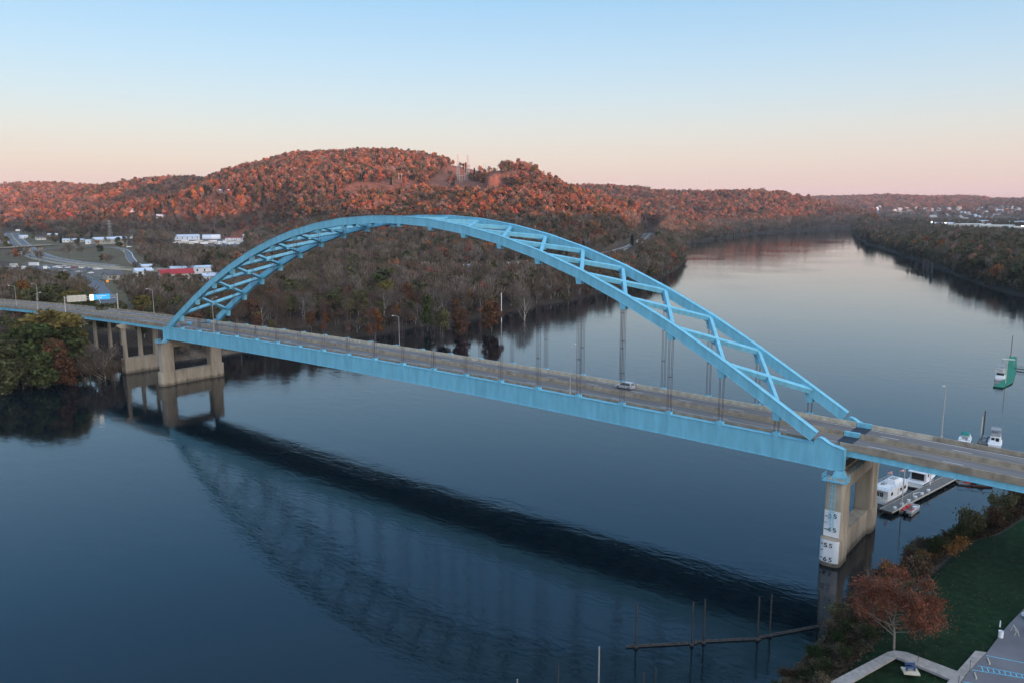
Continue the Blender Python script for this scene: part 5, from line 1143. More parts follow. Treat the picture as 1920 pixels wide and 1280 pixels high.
# road signs near the ramp
def roadsign(px, py, z, w, h, hz, mt, label):
    P = at(px, py, z); gz = float(ground_h(np.array([P[0]]), np.array([P[1]]))[0]); o = empty('road_sign', (P[0], P[1], gz), facecam(P), label, 'road sign')
    MB().tube((-w*0.3, 0, -0.3), (-w*0.3, 0, hz+h), 0.06, n=5).tube((w*0.3, 0, -0.3), (w*0.3, 0, hz+h), 0.06, n=5).build('post', M['rail'], o); MB().box(-w/2, w/2, -0.16, -0.08, hz, hz+h).build('panel', M[mt], o)
for a in ((230, 462, 12.5, 2.4, 2.4, 2.2, 'signorange', 'orange warning sign at the top of the ramp curve'), (202, 534, 10, 1.6, 1.6, 2.0, 'signorange', 'orange warning sign beside the service road junction'), (242, 464, 12.5, 5.5, 1.2, 1.5, 'wpaint', 'wide white sign at the outside of the ramp bend'), (233, 474, 12.5, 1.3, 2.0, 1.2, 'yellow', 'yellow marker sign inside the ramp bend'), (256, 472, 12.5, 1.8, 1.8, 1.2, 'yellow', 'yellow chevron sign outside the ramp bend'), (37, 482, 11, 5, 2.5, 4, 'offwhite', 'pale sign on the freeway verge below the overpass'), (1193, 463, 11, 8, 3.2, 5, 'offwhite', 'large blank backed highway sign at the river bend'), (34, 438, 11, 8, 3.5, 5, 'wpaint', 'white sign far up the left freeway')): roadsign(*a)

# ------------------------------------------------------------------ power lines and masts
def lattice(px, pyt, D, w, label, base_w=6, arms=True, H=None):
    P = atd(px, 400, D); gz = float(ground_h(np.array([P[0]]), np.array([P[1]]))[0]); top = atd(px, pyt, D)[2]; H = max(10, top-gz) if H is None else H
    o = empty('power_pylon', (P[0], P[1], gz-0.5), rng.uniform(0, 0.4), label, 'pylon'); mb = MB(); r = w
    lv = 8; 
    for sx_ in (-1, 1):
        for sy_ in (-1, 1): mb.tube((sx_*base_w/2, sy_*base_w/2, 0), (sx_*0.7, sy_*0.7, H), r, r*0.7, 4, False)
    for k in range(lv):
        z0, z1 = H*k/lv, H*(k+1)/lv; a = base_w/2+(0.7-base_w/2)*k/lv; b = base_w/2+(0.7-base_w/2)*(k+1)/lv
        for s in (-1, 1): mb.tube((-a, s*a, z0), (b, s*b, z1), r*0.5, n=3, cap=False).tube((a, s*a, z0), (-b, s*b, z1), r*0.5, n=3, cap=False).tube((s*a, -a, z0), (s*b, b, z1), r*0.5, n=3, cap=False)
    mb.build('tower', M['pole'], o)
    if arms:
        for zz, l in ((0.98, 4.5), (0.86, 6.0), (0.74, 4.5)): MB().beam((-l, 0, H*zz), (l, 0, H*zz), 0.5, 0.35).build('cross_arm', M['pole'], o)
lattice(860, 290, 1540, 0.28, 'left lattice pylon of the pair on the bare hilltop'); lattice(878, 291, 1530, 0.28, 'right lattice pylon of the pair on the bare hilltop'); lattice(203, 413, 1350, 0.12, 'lattice pylon behind the long tan warehouse')
def hframe(px, pyt, D, label, n=2, gap=5.0, r=0.22):
    P = atd(px, 400, D); gz = float(ground_h(np.array([P[0]]), np.array([P[1]]))[0]); H = max(12, atd(px, pyt, D)[2]-gz)
    o = empty('utility_pole', (P[0], P[1], gz-0.5), facecam(P), label, 'utility pole'); 
    for k in range(n): MB().tube(((k-(n-1)/2)*gap, 0, 0), ((k-(n-1)/2)*gap, 0, H), r*1.2, r, 6).build('pole', M['offwhite'], o)
    MB().beam((-(n)*gap/2-1, 0, H-1.2), ((n)*gap/2+1, 0, H-1.2), 0.3, 0.35).build('cross_arm', M['offwhite'], o)
for a in ((671, 317, 1500, 'tall twin pole in the power line clearing, leftmost of the poles'), (683, 322, 1510, 'twin pole just right of the leftmost pole in the clearing', 3, 4), (735, 330, 1530, 'three legged pole frame in the middle of the power line clearing', 3, 5), (752, 341, 1500, 'low pole frame right of the three legged frame', 2, 5), (896, 305, 1480, 'pole frame on the hilltop right of the lattice pylons', 2, 5), (909, 303, 1470, 'taller pole frame on the hilltop left of the dark trees', 2, 4), (918, 313, 1450, 'short pole frame on the hilltop touching the dark trees', 2, 5), (865, 328, 1450, 'pole frame on the bare slope below the hilltop pylons', 2, 4), (872, 296, 1560, 'single slender pole between the two lattice pylons', 1, 1)): hframe(*a)
def mast(px, pyt, D, r, label):
    P = atd(px, 380, D); gz = float(ground_h(np.array([P[0]]), np.array([P[1]]))[0]); H = atd(px, pyt, D)[2]-gz; o = empty('radio_mast', (P[0], P[1], gz), 0, label, 'radio mast'); MB().tube((0, 0, 0), (0, 0, H), r, r*0.7, 6).build('mast_tube', M['rail'], o)
    MB().tube((0, 0, H*0.8), (1.2, 0, H*0.8), r, n=5).tube((0, 0, H*0.92), (-1.2, 0, H*0.92), r, n=5).build('antenna', M['rail'], o)
mast(713, 262, 1790, 0.28, 'thin mast on the crest of the main hill'); mast(1329, 338, 2660, 0.40, 'thin tall mast on the right middle hill'); mast(1674, 356, 5520, 0.6, 'thin mast on the farthest right hill')
# street poles beside the highway
for px, pyb, pyt, lb in ((306, 500, 478, 'lamp post right of the ramp against the brown wood'), (324, 500, 480, 'lamp post second to the right of the ramp against the wood'), (61, 470, 455, 'thin pole standing at the overpass end'), (167, 452, 436, 'tall pole behind the white building near the warehouse'), (141, 451, 442, 'thin pole above the low bluish roof'), (420, 452, 440, 'thin pole right of the rounded hangar')):
    P = at(px, pyb, 11.5); gz = float(ground_h(np.array([P[0]]), np.array([P[1]]))[0]); D = (P-CAM)@RF; lamp(P[0], P[1], gz, max(8, (pyb-pyt)*D/FOC), 1.8, lb)
# ------------------------------------------------------------------ marina
def frame(name, P, Q, label, cat, grp=None):
    """empty at P whose local +x points at Q"""
    return empty(name, P, math.atan2(Q[1]-P[1], Q[0]-P[0]), label, cat, grp)
def hull(L, W, H, z0=-0.25, bow=0.32, flare=1.12, sheer=0.25):
    xs = [0, 0.12, 0.4, 1-bow, 1-bow*0.45, 0.985]; ws = [0.90, 0.98, 1.0, 0.93, 0.62, 0.06]; rings = []
    for t, w in zip(xs, ws):
        x = (t-0.5)*L; y = w*W/2; s = sheer*max(0, t-0.4)**2*2; rings.append([(x, -y*0.82, z0), (x, y*0.82, z0), (x, y, H+s), (x, -y, H+s)])
    mb = MB(); mb.loft(rings); return mb
# main dock
Pa, Pb = at(1665, 958, 0.5), at(1800, 888, 0.5); dkk = frame('floating_dock', Pa, Pb, 'long grey floating dock running away under the right approach', 'dock'); Ld = math.hypot(Pb[0]-Pa[0], Pb[1]-Pa[1])+16
mb = MB(); mb.box(-1, Ld, -1.3, 1.3, 0.28, 0.5); mb.build('deck', M['wood'], dkk)
mb = MB()
for k in range(int(Ld/2.4)): mb.box(-0.8+k*2.4, 1.2+k*2.4, -1.1, 1.1, -0.2, 0.27)
mb.build('floats', M['darksteel'], dkk); MB().box(-1, Ld, -1.36, -1.301, 0.25, 0.55).box(-1, Ld, 1.301, 1.36, 0.25, 0.55).build('rub_rail', M['offwhite'], dkk)
mb = MB()
for k in range(6): mb.box(1+k*3.3, 1.7+k*3.3, -1.0, -0.5, 0.5, 0.95)
mb.build('dock_boxes', M['wpaint'], dkk)
# houseboat
Q0, Q1 = at(1650, 948, 0.5), at(1700, 908, 0.5); hb = frame('houseboat', (Q0+Q1)/2+np.array([-0.9, 0, -0.5]), Q1, 'white flat roofed houseboat moored beside the pier', 'houseboat')
hull(12.5, 4.0, 0.75, bow=0.12).build('hull', M['wpaint'], hb, bevel=0.06)
c = MB(); c.box(-5.3, 5.2, -1.8, 1.8, 0.78, 2.9); cab = c.build('cabin', M['wpaint'], hb, bevel=0.05)
MB().box(-6.0, 5.8, -2.0, 2.0, 2.92, 3.05).build('roof', M['wpaint'], hb)
w = MB(); w.box(-5.34, -5.301, -0.75, 0.75, 1.35, 2.35); wn = w.build('window', M['glass'], cab); MB().box(-5.37, -5.341, -0.05, 0.05, 1.35, 2.35).box(-5.37, -5.341, -0.4, -0.34, 1.35, 2.35).box(-5.37, -5.341, 0.34, 0.4, 1.35, 2.35).build('window_frame', M['wpaint'], cab)
for xx in (-3.2, 1.5, 3.6): MB().box(xx-0.45, xx+0.45, -1.84, -1.801, 1.5, 2.2).build('window', M['glass'], cab)
MB().box(-0.2, 0.5, -1.84, -1.801, 0.9, 2.4).build('door', M['offwhite'], cab)
r = MB()
for (a, b) in (((-6, -2), (5.8, -2)), ((-6, 2), (5.8, 2)), ((-6, -2), (-6, 2))):
    for zz in (3.35, 3.7): r.tube((*a, zz), (*b, zz), 0.03, n=4)
    for k in range(7): x = a[0]+(b[0]-a[0])*k/6; y = a[1]+(b[1]-a[1])*k/6; r.tube((x, y, 3.0), (x, y, 3.7), 0.03, n=4)
r.build('roof_rail', M['rail'], hb)
MB().taper(-0.5, 3.6, -1.3, 1.3, 3.06, 3.9, 0.6, 0.25).build('flybridge', M['wpaint'], hb, bevel=0.08); MB().box(0.6, 2.4, -0.6, 0.6, 3.91, 4.05).box(-2.2, -1.0, 0.4, 1.2, 3.06, 3.5).build('roof_gear', M['rail'], hb)
MB().box(-6.1, -5.3, -1.9, 1.9, 0.78, 0.86).tube((-6.0, -1.8, 0.8), (-6.0, 1.8, 1.6), 0.03).build('stern_deck', M['offwhite'], hb)
def flag(P, h, label):
    o = empty('flag', P, 0.8, label, 'flag'); MB().tube((0, 0, 0), (0, 0, h), 0.03, n=5).build('flagpole', M['rail'], o)
    pts = 7; rr = MB(); bb = MB(); 
    for k in range(7):
        z0, z1 = h-0.15-0.09*(k+1), h-0.15-0.09*k; (rr if k % 2 == 0 else bb)
        seg = [(0.02+0.17*i, 0.07*math.sin(i*1.3), 0) for i in range(7)]; tgt = rr if k % 2 == 0 else bb
        for i in range(6): a, b = seg[i], seg[i+1]; tgt.face([(a[0], a[1], z0-0.02*i), (b[0], b[1], z0-0.02*(i+1)), (b[0], b[1], z1-0.02*(i+1)), (a[0], a[1], z1-0.02*i)])
    rr.build('red_stripes', M['red'], o, recalc=False); bb.build('white_stripes', M['wpaint'], o, recalc=False)
    MB().box(0.02, 0.45, -0.03, 0.05, h-0.45, h-0.14).build('blue_canton', M['carblue'], o); return o
hbl = np.array(hb.location); fa = at(1662, 905, 3.0)
flag((*aty(1663, 908, hbl[1]-1.5)[:2], 3.05), 3.4, 'small striped flag flying left of the other over the houseboat')
flag((*aty(1685, 907, hbl[1]+4.5)[:2], 1.0), 4.6, 'small striped flag flying between the houseboat and the yacht')
# motor yacht
Q0, Q1 = at(1712, 912, 0.5), at(1750, 884, 0.5); y0 = frame('motor_yacht', (Q0+Q1)/2+np.array([0, 0.5, -0.5]), Q1, 'white and black motor yacht with open stern moored at the dock', 'yacht')
hull(14, 4.3, 1.35, bow=0.4, sheer=1.0).build('hull', M['wpaint'], y0, bevel=0.06)
MB().box(-6.85, 3.0, -2.06, -2.0, 0.95, 1.22).box(-6.85, 3.0, 2.0, 2.06, 0.95, 1.22).build('hull_stripe', M['black'], y0)
c = MB(); c.taper(-4.6, 4.2, -1.85, 1.85, 1.36, 3.3, 0.15, 0.15); cab = c.build('cabin', M['wpaint'], y0, bevel=0.08)
for xx, l in ((-3.0, 0.7), (-1.2, 1.1), (0.8, 1.1), (2.6, 0.9)):
    for s in (-1, 1): MB().box(xx-l/2, xx+l/2, s*1.80-0.03, s*1.80+0.03, 2.1, 2.8).build('window', M['glass'], cab)
MB().box(-4.75, -4.52, -1.35, 1.35, 1.5, 2.95).build('stern_opening', M['black'], cab)
MB().box(-5.6, 1.0, -1.95, 1.95, 3.31, 3.42).build('upper_deck', M['wpaint'], y0); MB().box(-3.0, 1.5, -1.5, 1.5, 4.7, 4.85).build('bimini_top', M['black'], y0)
p = MB()
for x in (-2.9, 1.4):
    for yy in (-1.4, 1.4): p.tube((x, yy, 3.4), (x, yy, 4.7), 0.04, n=5)
p.build('bimini_frame', M['rail'], y0)
MB().box(-1.2, -0.4, -0.9, -0.1, 3.43, 4.0).box(-1.2, -0.4, 0.1, 0.9, 3.43, 4.0).box(0.6, 1.2, -1.0, 1.0, 3.43, 4.2).box(-4.6, -3.6, -1.0, 1.0, 3.43, 3.8).build('seats', M['wpaint'], y0, bevel=0.05)
MB().box(-7.6, -6.3, -1.9, 1.9, 0.35, 0.5).build('swim_platform', M['offwhite'], y0)
# pontoon boat
Q0, Q1 = at(1690, 960, 0.3), at(1713, 950, 0.3); pb = frame('pontoon_boat', (Q0+Q1)/2+np.array([0.4, 0, -0.3]), Q1, 'small open pontoon boat with red seats at the near end of the dock', 'boat')
MB().tube((-2.6, -0.95, 0.1), (2.6, -0.95, 0.1), 0.32, n=10).tube((-2.6, 0.95, 0.1), (2.6, 0.95, 0.1), 0.32, n=10).build('pontoon', M['rail'], pb); MB().box(-2.7, 2.6, -1.25, 1.25, 0.42, 0.5).build('deck', M['wood'], pb)
f = MB()
for (a, b) in (((-2.6, -1.22), (2.5, -1.22)), ((-2.6, 1.22), (2.5, 1.22)), ((2.5, -1.22), (2.5, 1.22)), ((-2.6, -1.22), (-2.6, 0.2))):
    f.beam((*a, 0.85), (*b, 0.85), 0.05, 0.55)
f.build('fence_panel', M['wpaint'], pb); MB().box(-2.2, -0.2, -1.1, -0.55, 0.5, 0.95).box(0.4, 2.2, 0.5, 1.1, 0.5, 0.95).box(-2.2, 0.0, 0.55, 1.1, 0.5, 0.9).build('seat', M['red'], pb, bevel=0.05); MB().box(0.2, 0.7, -0.9, -0.4, 0.5, 1.25).box(0.9, 1.8, -1.0, -0.4, 0.5, 1.0).build('console', M['wpaint'], pb, bevel=0.04); MB().box(-3.1, -2.7, -0.25, 0.25, 0.1, 1.0).build('outboard_motor', M['black'], pb, bevel=0.06)
def pile(px, pyb, pyt, r, mt, label, grp=None, z=0.0, rt=None):
    P = at(px, pyb, z); D = (P-CAM)@RF; H = (pyb-pyt)*D/FOC*1.03; o = MB(); o.tube((0, 0, -3), (0, 0, H), r, rt or r*0.92, 10); c = o.build('mooring_pile', M[mt]); c.location = (P[0], P[1], z); return tag(c, label, 'pile', grp)
pile(1690, 958, 877, 0.13, 'offwhite', 'pale mooring pile in front of the houseboat and yacht'); pile(1743, 915, 878, 0.16, 'wpaint', 'short white mooring pile beside the yacht')
pile(1838, 826, 780, 0.13, 'offwhite', 'pale leaning pole left of the tall rusty pole beyond the right parapet'); pile(1843, 818, 770, 0.17, 'brown', 'tall rusty mooring pole between the two far boats'); pile(940, 604, 551, 0.28, 'wpaint', 'pale mooring pile standing in the water off the wooded bank')
pile(1885, 720, 668, 0.13, 'offwhite', 'thin pole on the left of the green dock'); pile(1895, 668, 630, 0.13, 'brown', 'tallest thin pole at the far end of the green dock')
for px, pyb, pyt, lb in ((1731, 503, 487, 'leftmost dark old piling off the right wooded bank'), (1738, 508, 490, 'middle dark old piling off the right wooded bank'), (1746, 513, 493, 'rightmost and tallest dark old piling off the right bank'), (1718, 500, 493, 'lowest dark piling stub left of the three old pilings')): pile(px, pyb, pyt, 1.5, 'darksteel', lb)
# black dock crane and floating platforms under the approach
P = at(1712, 935, 0.5); o = empty('dock_crane', (P[0], P[1], 0.5), 0.6, 'small white bent arm hoist on the dock', 'hoist'); MB().tube((0, 0, 0), (0, 0, 1.3), 0.12, n=8).build('post', M['wpaint'], o); MB().tube((0, 0, 1.3), (1.3, 0, 1.7), 0.1, 0.07, 8).build('arm', M['wpaint'], o)
for px, py, l, lb, mt in ((1815, 905, 5, 'small raft with brown rails under the right approach', 'wood'), (1838, 908, 4.5, 'second small raft nearer the bank under the approach', 'brown')):
    P = at(px, py, 0.2); o = empty('raft', (P[0], P[1], 0), 0.5, lb, 'raft'); MB().box(-l/2, l/2, -1.2, 1.2, 0.05, 0.35).build('deck', M[mt], o); r = MB()
    for x in (-l/2, 0, l/2):
        for y in (-1.15, 1.15): r.tube((x, y, 0.3), (x, y, 1.2), 0.04, n=5)
    for y in (-1.15, 1.15): r.tube((-l/2, y, 1.15), (l/2, y, 1.15), 0.04, n=5)
    r.build('rail', M['brown'], o); MB().taper(-0.8, 0.8, -0.5, 0.5, 0.36, 0.9, 0.3, 0.1).build('cover', M['red'] if mt == 'wood' else M['teal'], o)
# boats beyond the far parapet
P = at(1807, 828, 0.3); b1 = empty('cabin_cruiser', (P[0], P[1]+2, 0), R_(95), 'white boat with a green canvas cover behind the right parapet', 'boat'); hull(8.5, 3.2, 1.1, bow=0.35, sheer=0.5).build('hull', M['wpaint'], b1, bevel=0.06)
MB().box(-3.9, -0.6, -1.35, -0.75, 1.11, 1.7).box(-3.9, -0.6, 0.75, 1.35, 1.11, 1.7).build('coaming', M['wpaint'], b1, bevel=0.06); MB().taper(-0.6, 2.6, -1.2, 1.2, 1.11, 2.1, 0.5, 0.25).build('cabin', M['wpaint'], b1, bevel=0.06); MB().taper(-2.2, 1.0, -1.1, 1.1, 2.25, 2.75, 0.5, 0.3).build('canvas_top', M['teal'], b1, bevel=0.08); MB().tube((-2.0, -1.0, 1.2), (-2.0, -1.0, 2.4), 0.04).tube((-2.0, 1.0, 1.2), (-2.0, 1.0, 2.4), 0.04).build('canvas_frame', M['rail'], b1)
P = at(1862, 836, 0.3); b2 = empty('cabin_cruiser', (P[0], P[1]+3, 0), R_(96), 'white flybridge cruiser with grey tower at the right', 'boat'); hull(9.5, 3.4, 1.2, bow=0.35, sheer=0.6).build('hull', M['wpaint'], b2, bevel=0.06); MB().taper(-2.6, 2.6, -1.35, 1.35, 1.21, 2.8, 0.3, 0.15).build('cabin', M['wpaint'], b2, bevel=0.06)
MB().box(-2.52, -2.4, -0.9, -0.1, 1.5, 2.6).box(-2.52, -2.4, 0.15, 0.9, 1.9, 2.6).build('window', M['glass'], b2); MB().taper(-2.0, 1.6, -1.2, 1.2, 2.81, 3.6, 0.2, 0.1).build('flybridge', M['greywall'], b2, bevel=0.05); MB().box(-1.8, 1.4, -1.2, 1.2, 4.5, 4.62).build('hard_top', M['greywall'], b2)
p = MB()
for x in (-1.7, 1.3):
    for yy in (-1.1, 1.1): p.tube((x, yy, 3.5), (x, yy, 4.5), 0.05, n=5)
p.tube((0, 0, 4.6), (0, 0, 6.0), 0.04, n=5).tube((0, -1, 4.6), (-0.5, -1.8, 5.6), 0.04, n=5); p.build('mast_frame', M['rail'], b2)
P = at(1842, 832, 0.4); bg = empty('work_barge', (P[0], P[1]+3, 0), R_(92), 'dark low barge between the two white boats behind the parapet', 'barge'); hull(10, 2.6, 0.8, bow=0.1).build('hull', M['darksteel'], bg); MB().box(-4.2, 3.8, -1.1, 1.1, 0.81, 0.9).build('deck', M['wood'], bg); MB().box(0.5, 2.0, -0.6, 0.6, 0.91, 1.7).box(-2.0, -1.2, -0.5, 0.3, 0.91, 1.4).build('deck_gear', M['greywall'], bg)
# green dock and its boat
gd = []
for px, py in ((1871, 724), (1889, 715), (1897, 690), (1898, 668)): gd.append(at(px, py, 0.5))
o = empty('green_dock', (0, 0, 0), 0, 'bright green carpeted floating dock bending towards the viewer at the right', 'dock'); W_ = 1.7
rings = []
for i, p_ in enumerate(gd):
    a = gd[max(0, i-1)]; b = gd[min(3, i+1)]; d = Vector((b[0]-a[0], b[1]-a[1], 0)).normalized(); n_ = Vector((-d.y, d.x, 0)); wd = W_*(0.9 if i == 0 else 1.0); c = Vector(p_); rings.append([tuple(c-n_*wd+Vector((0, 0, -0.5))), tuple(c+n_*wd+Vector((0, 0, -0.5))), tuple(c+n_*wd), tuple(c-n_*wd)])
mb = MB(); mb.loft(rings); mb.build('deck', M['green'], o); mb = MB(); mb.loft([[(x*1.0, y, z-0.25) for x, y, z in r] for r in rings]); mb.build('floats', M['darksteel'], o)
Pa, Pb = at(1899, 690, 0.45), at(1945, 696, 0.45); gw = frame('gangway', Pa, Pb, 'dark gangway leading from the green dock out of the right edge', 'gangway'); Lg = math.hypot(*(Pb-Pa)[:2])+8; MB().box(0.6, Lg, -0.8, 0.8, 0.0, 0.2).build('deck', M['darksteel'], gw); MB().tube((0.6, -0.8, 1.0), (Lg, -0.8, 1.0), 0.04).tube((0.6, 0.8, 1.0), (Lg, 0.8, 1.0), 0.04).build('handrail', M['darksteel'], gw)
P = at(1877, 708, 0.3); b3 = empty('houseboat', (P[0]-0.6, P[1]+2, 0), R_(97), 'white two level boat tied at the inner side of the green dock', 'houseboat'); hull(11, 3.6, 0.9, bow=0.25, sheer=0.4).build('hull', M['wpaint'], b3, bevel=0.05); MB().box(-4.2, 3.4, -1.5, 1.5, 0.91, 2.9).build('cabin', M['wpaint'], b3, bevel=0.05)
MB().box(-4.25, -4.19, -1.2, 1.2, 1.7, 2.5).box(-3.2, -1.2, -1.54, -1.49, 1.8, 2.5).box(-0.4, 2.4, -1.54, -1.49, 1.8, 2.5).build('window', M['glass'], b3); MB().box(-4.8, 3.8, -1.7, 1.7, 2.91, 3.0).build('roof', M['offwhite'], b3); MB().box(-1.2, 2.8, -1.3, 1.3, 4.5, 4.6).build('bimini_top', M['greywall'], b3); p = MB()
for x in (-1.1, 2.7):
    for yy in (-1.25, 1.25): p.tube((x, yy, 3.0), (x, yy, 4.5), 0.05, n=5)
for zz in (3.4, 3.8): p.tube((-4.7, -1.65, zz), (3.7, -1.65, zz), 0.03, n=4).tube((-4.7, 1.65, zz), (3.7, 1.65, zz), 0.03, n=4).tube((-4.7, -1.65, zz), (-4.7, 1.65, zz), 0.03, n=4)
p.build('railing', M['rail'], b3); MB().box(-3.6, -2.0, -0.6, 0.6, 3.01, 3.5).build('roof_seat', M['greywall'], b3)
P = at(1890, 684, 0.5); o = empty('dock_canopy', (P[0], P[1], 0.4), 0.3, 'pale flat canopy standing on the green dock behind the boat', 'canopy'); MB().box(-2.2, 2.2, -1.2, 1.2, 2.4, 2.52).build('canopy_roof', M['offwhite'], o); p = MB()
for x in (-2, 2):
    for y in (-1, 1): p.tube((x, y, 0), (x, y, 2.4), 0.06, n=5)
p.build('canopy_posts', M['rail'], o)
# floating boom with guide piles in the foreground
fp = [((1192, 1212, 1128), 'first guide pile at the free end of the floating boom'), ((1297, 1208, 1125), 'second guide pile of the floating boom, left of a close pair'), ((1319, 1204, 1119), 'third guide pile of the floating boom, taller of the close pair'), ((1420, 1198, 1116), 'fourth guide pile of the floating boom'), ((1443, 1191, 1111), 'fifth guide pile of the floating boom, nearest the pier'), ((1533, 1174, 1100), 'last dark guide pile beside the reflection of the pier')]
for (px, pb_, pt_), lb in fp: pile(px, pb_, pt_, 0.13, 'darksteel', lb, 'guide piles of the floating boom', rt=0.13)
for a, lb in (((1046, 1300, 1240), 'dark pile cut by the bottom edge left of the others'), ((1122, 1300, 1207), 'thin pale pile cut by the bottom edge'), ((1206, 1300, 1258), 'dark short pile at the bottom edge under the boom end'), ((1228, 1300, 1248), 'thin pale pile at the bottom edge right of the dark short one'), ((970, 1300, 1271), 'pale pile tip just showing at the bottom edge')): pile(*a, 0.11, 'darksteel' if 'dark' in lb else 'rail', lb)
bm_ = empty('floating_boom', (0, 0, 0), 0, 'dark floating boom of pipes running between guide piles to the bank', 'boom')
for (a, b) in (((1176, 1211), (1306, 1204)), ((1304, 1202), (1426, 1196)), ((1424, 1194), (1535, 1173))):
    A_, B_ = Vector(at(*a, 0.12)), Vector(at(*b, 0.12)); d = (B_-A_).normalized(); n_ = Vector((-d.y, d.x, 0)); s = MB()
    s.tube(A_+n_*0.22, B_+n_*0.22, 0.13, n=8); s.tube(A_-n_*0.18, B_-n_*0.18, 0.10, n=8); l = (B_-A_).length
    for k in range(int(l/1.3)+1): q_ = A_+d*k*1.3; s.box(q_.x-0.09, q_.x+0.09, q_.y-0.32, q_.y+0.32, 0.1, 0.24)
    s.build('boom_section', M['darksteel'], bm_)
for i, ((px, pb_, pt_), lb) in enumerate(fp): q_ = at(px, pb_, 0.2); MB().tube((q_[0], q_[1], 0.12), (q_[0], q_[1], 0.34), 0.34, n=10).build('pile_collar', M['darksteel'], bm_)

# ------------------------------------------------------------------ riverside park at the lower right
ZL = 7.0
def lp(px, py, z=ZL): return tuple(at(px, py, z)[:2])
def sheet(name, pts, z, mt, th=0.3, kind=None):
    mb = MB(); mb.prism([(x, y, z-th) for x, y in pts], (0, 0, th)); o = mb.build(name, mt)
    if kind: tag(o, kind=kind)
    return o
FLAT = float(ground_h(np.array([at(1800, 1150, ZL)[0]]), np.array([at(1800, 1150, ZL)[1]]))[0]); print('lawn height', FLAT)
a = lp(1677, 1219); b = lp(1440, 1345); c = lp(1470, 1360); d = lp(1679, 1233)
sheet('footpath', [a, lp(1664, 1222), lp(1480, 1318), lp(1535, 1318), lp(1590, 1282), lp(1680, 1231), lp(1770, 1268), lp(1800, 1282), lp(1806, 1262), lp(1790, 1256), lp(1700, 1222)], ZL+0.06, M['path'], kind='structure')
sheet('pavement', [lp(1829, 1220), lp(1849, 1223), lp(1812, 1262), lp(1806, 1271), lp(1775, 1320), lp(1740, 1320), lp(1795, 1258)], ZL+0.10, M['path'], kind='structure')
sheet('parking_lot', [lp(1849, 1224), lp(1878, 1186), lp(1893, 1168), lp(1930, 1130), lp(1990, 1080), lp(2150, 1100), lp(2150, 1400), lp(1770, 1400), lp(1776, 1318), lp(1807, 1272), lp(1813, 1262)], ZL+0.02, M['asph2'], kind='structure')
pk = bpy.data.objects['parking_lot']
def stroke(mb, a, b, w=0.12, z=ZL+0.026):
    A_, B_ = Vector((*a, z)), Vector((*b, z)); d = (B_-A_).normalized(); n_ = Vector((-d.y, d.x, 0))*w/2; mb.face([A_-n_, B_-n_, B_+n_, A_+n_])
s = MB(); stroke(s, lp(1849, 1228), lp(1935, 1245)); stroke(s, lp(1833, 1247), lp(1930, 1266)); stroke(s, lp(1822, 1255), lp(1930, 1272)); stroke(s, lp(1805, 1277), lp(1880, 1292))
for k in range(8): t_ = k/8; stroke(s, lp(1840+t_*85, 1248.5+t_*16), lp(1844+t_*85, 1258.5+t_*15))
o = s.build('bay_marking', M['bluepaint'], pk, recalc=False)
for (x0, y0, x1, y1, lb) in ((1851, 1233, 1856, 1245, 'concrete wheel stop near the corner of the pavement'), (1827, 1261, 1831, 1273, 'concrete wheel stop beside the blue hatched bay')):
    A_, B_ = lp(x0, y0), lp(x1, y1); q_ = frame('wheel_stop', (A_[0], A_[1], ZL+0.02), B_, lb, 'wheel stop'); l = math.hypot(B_[0]-A_[0], B_[1]-A_[1]); mb = MB(); mb.taper(0, l, -0.09, 0.09, 0, 0.15, 0.05, 0.03); mb.build('kerb_block', M['conclight'], q_)
P = at(1876, 1194, ZL); o = empty('barrel_bin', (P[0], P[1], ZL+0.02), 0, 'white drum shaped litter bin standing at the edge of the lawn', 'litter bin')
mb = MB(); rings = [[(r*math.cos(a_), r*math.sin(a_), z) for a_ in [2*math.pi*k/20 for k in range(20)]] for r, z in ((0.30, 0), (0.32, 0.03), (0.31, 0.3), (0.325, 0.32), (0.31, 0.34), (0.31, 0.62), (0.325, 0.64), (0.31, 0.66), (0.32, 0.93), (0.28, 0.93), (0.27, 0.60))]; mb.loft(rings); mb.build('drum', M['wpaint'], o)
P = at(1875, 1172, ZL); o = empty('marker_post', (P[0], P[1], ZL), 0.4, 'slim white marker post on the lawn behind the bin', 'post'); MB().taper(-0.09, 0.09, -0.04, 0.04, -0.2, 0.75, 0.03, 0.01).build('post_blade', M['wpaint'], o); MB().tube((0, 0, -0.2), (0, 0, 0.2), 0.07, n=8).build('post_foot', M['wpaint'], o)
P = at(1707, 1258, ZL); o = empty('memorial_slab', (P[0], P[1], ZL+0.02), 0.5, 'pale concrete slab on the grass carrying a folded blue tarpaulin shape', 'slab'); MB().box(-0.95, 0.95, -0.75, 0.75, -0.1, 0.12).build('slab', M['conclight'], o, bevel=0.03)
o = empty('blue_bench', (P[0], P[1], ZL+0.14), 0.7, 'blue bench like frame standing on the pale slab', 'bench'); MB().box(-0.6, 0.6, -0.2, 0.2, 0.40, 0.45).build('seat', M['carblue'], o); MB().beam((-0.6, 0.22, 0.5), (-0.6, 0.35, 0.95), 0.05, 0.05).beam((0.6, 0.22, 0.5), (0.6, 0.35, 0.95), 0.05, 0.05).box(-0.6, 0.6, 0.24, 0.30, 0.6, 0.9).build('backrest', M['carblue'], o)
for x in (-0.5, 0.5): MB().box(x-0.03, x+0.03, -0.18, 0.2, 0.0, 0.40).build('leg', M['carblue'], o)
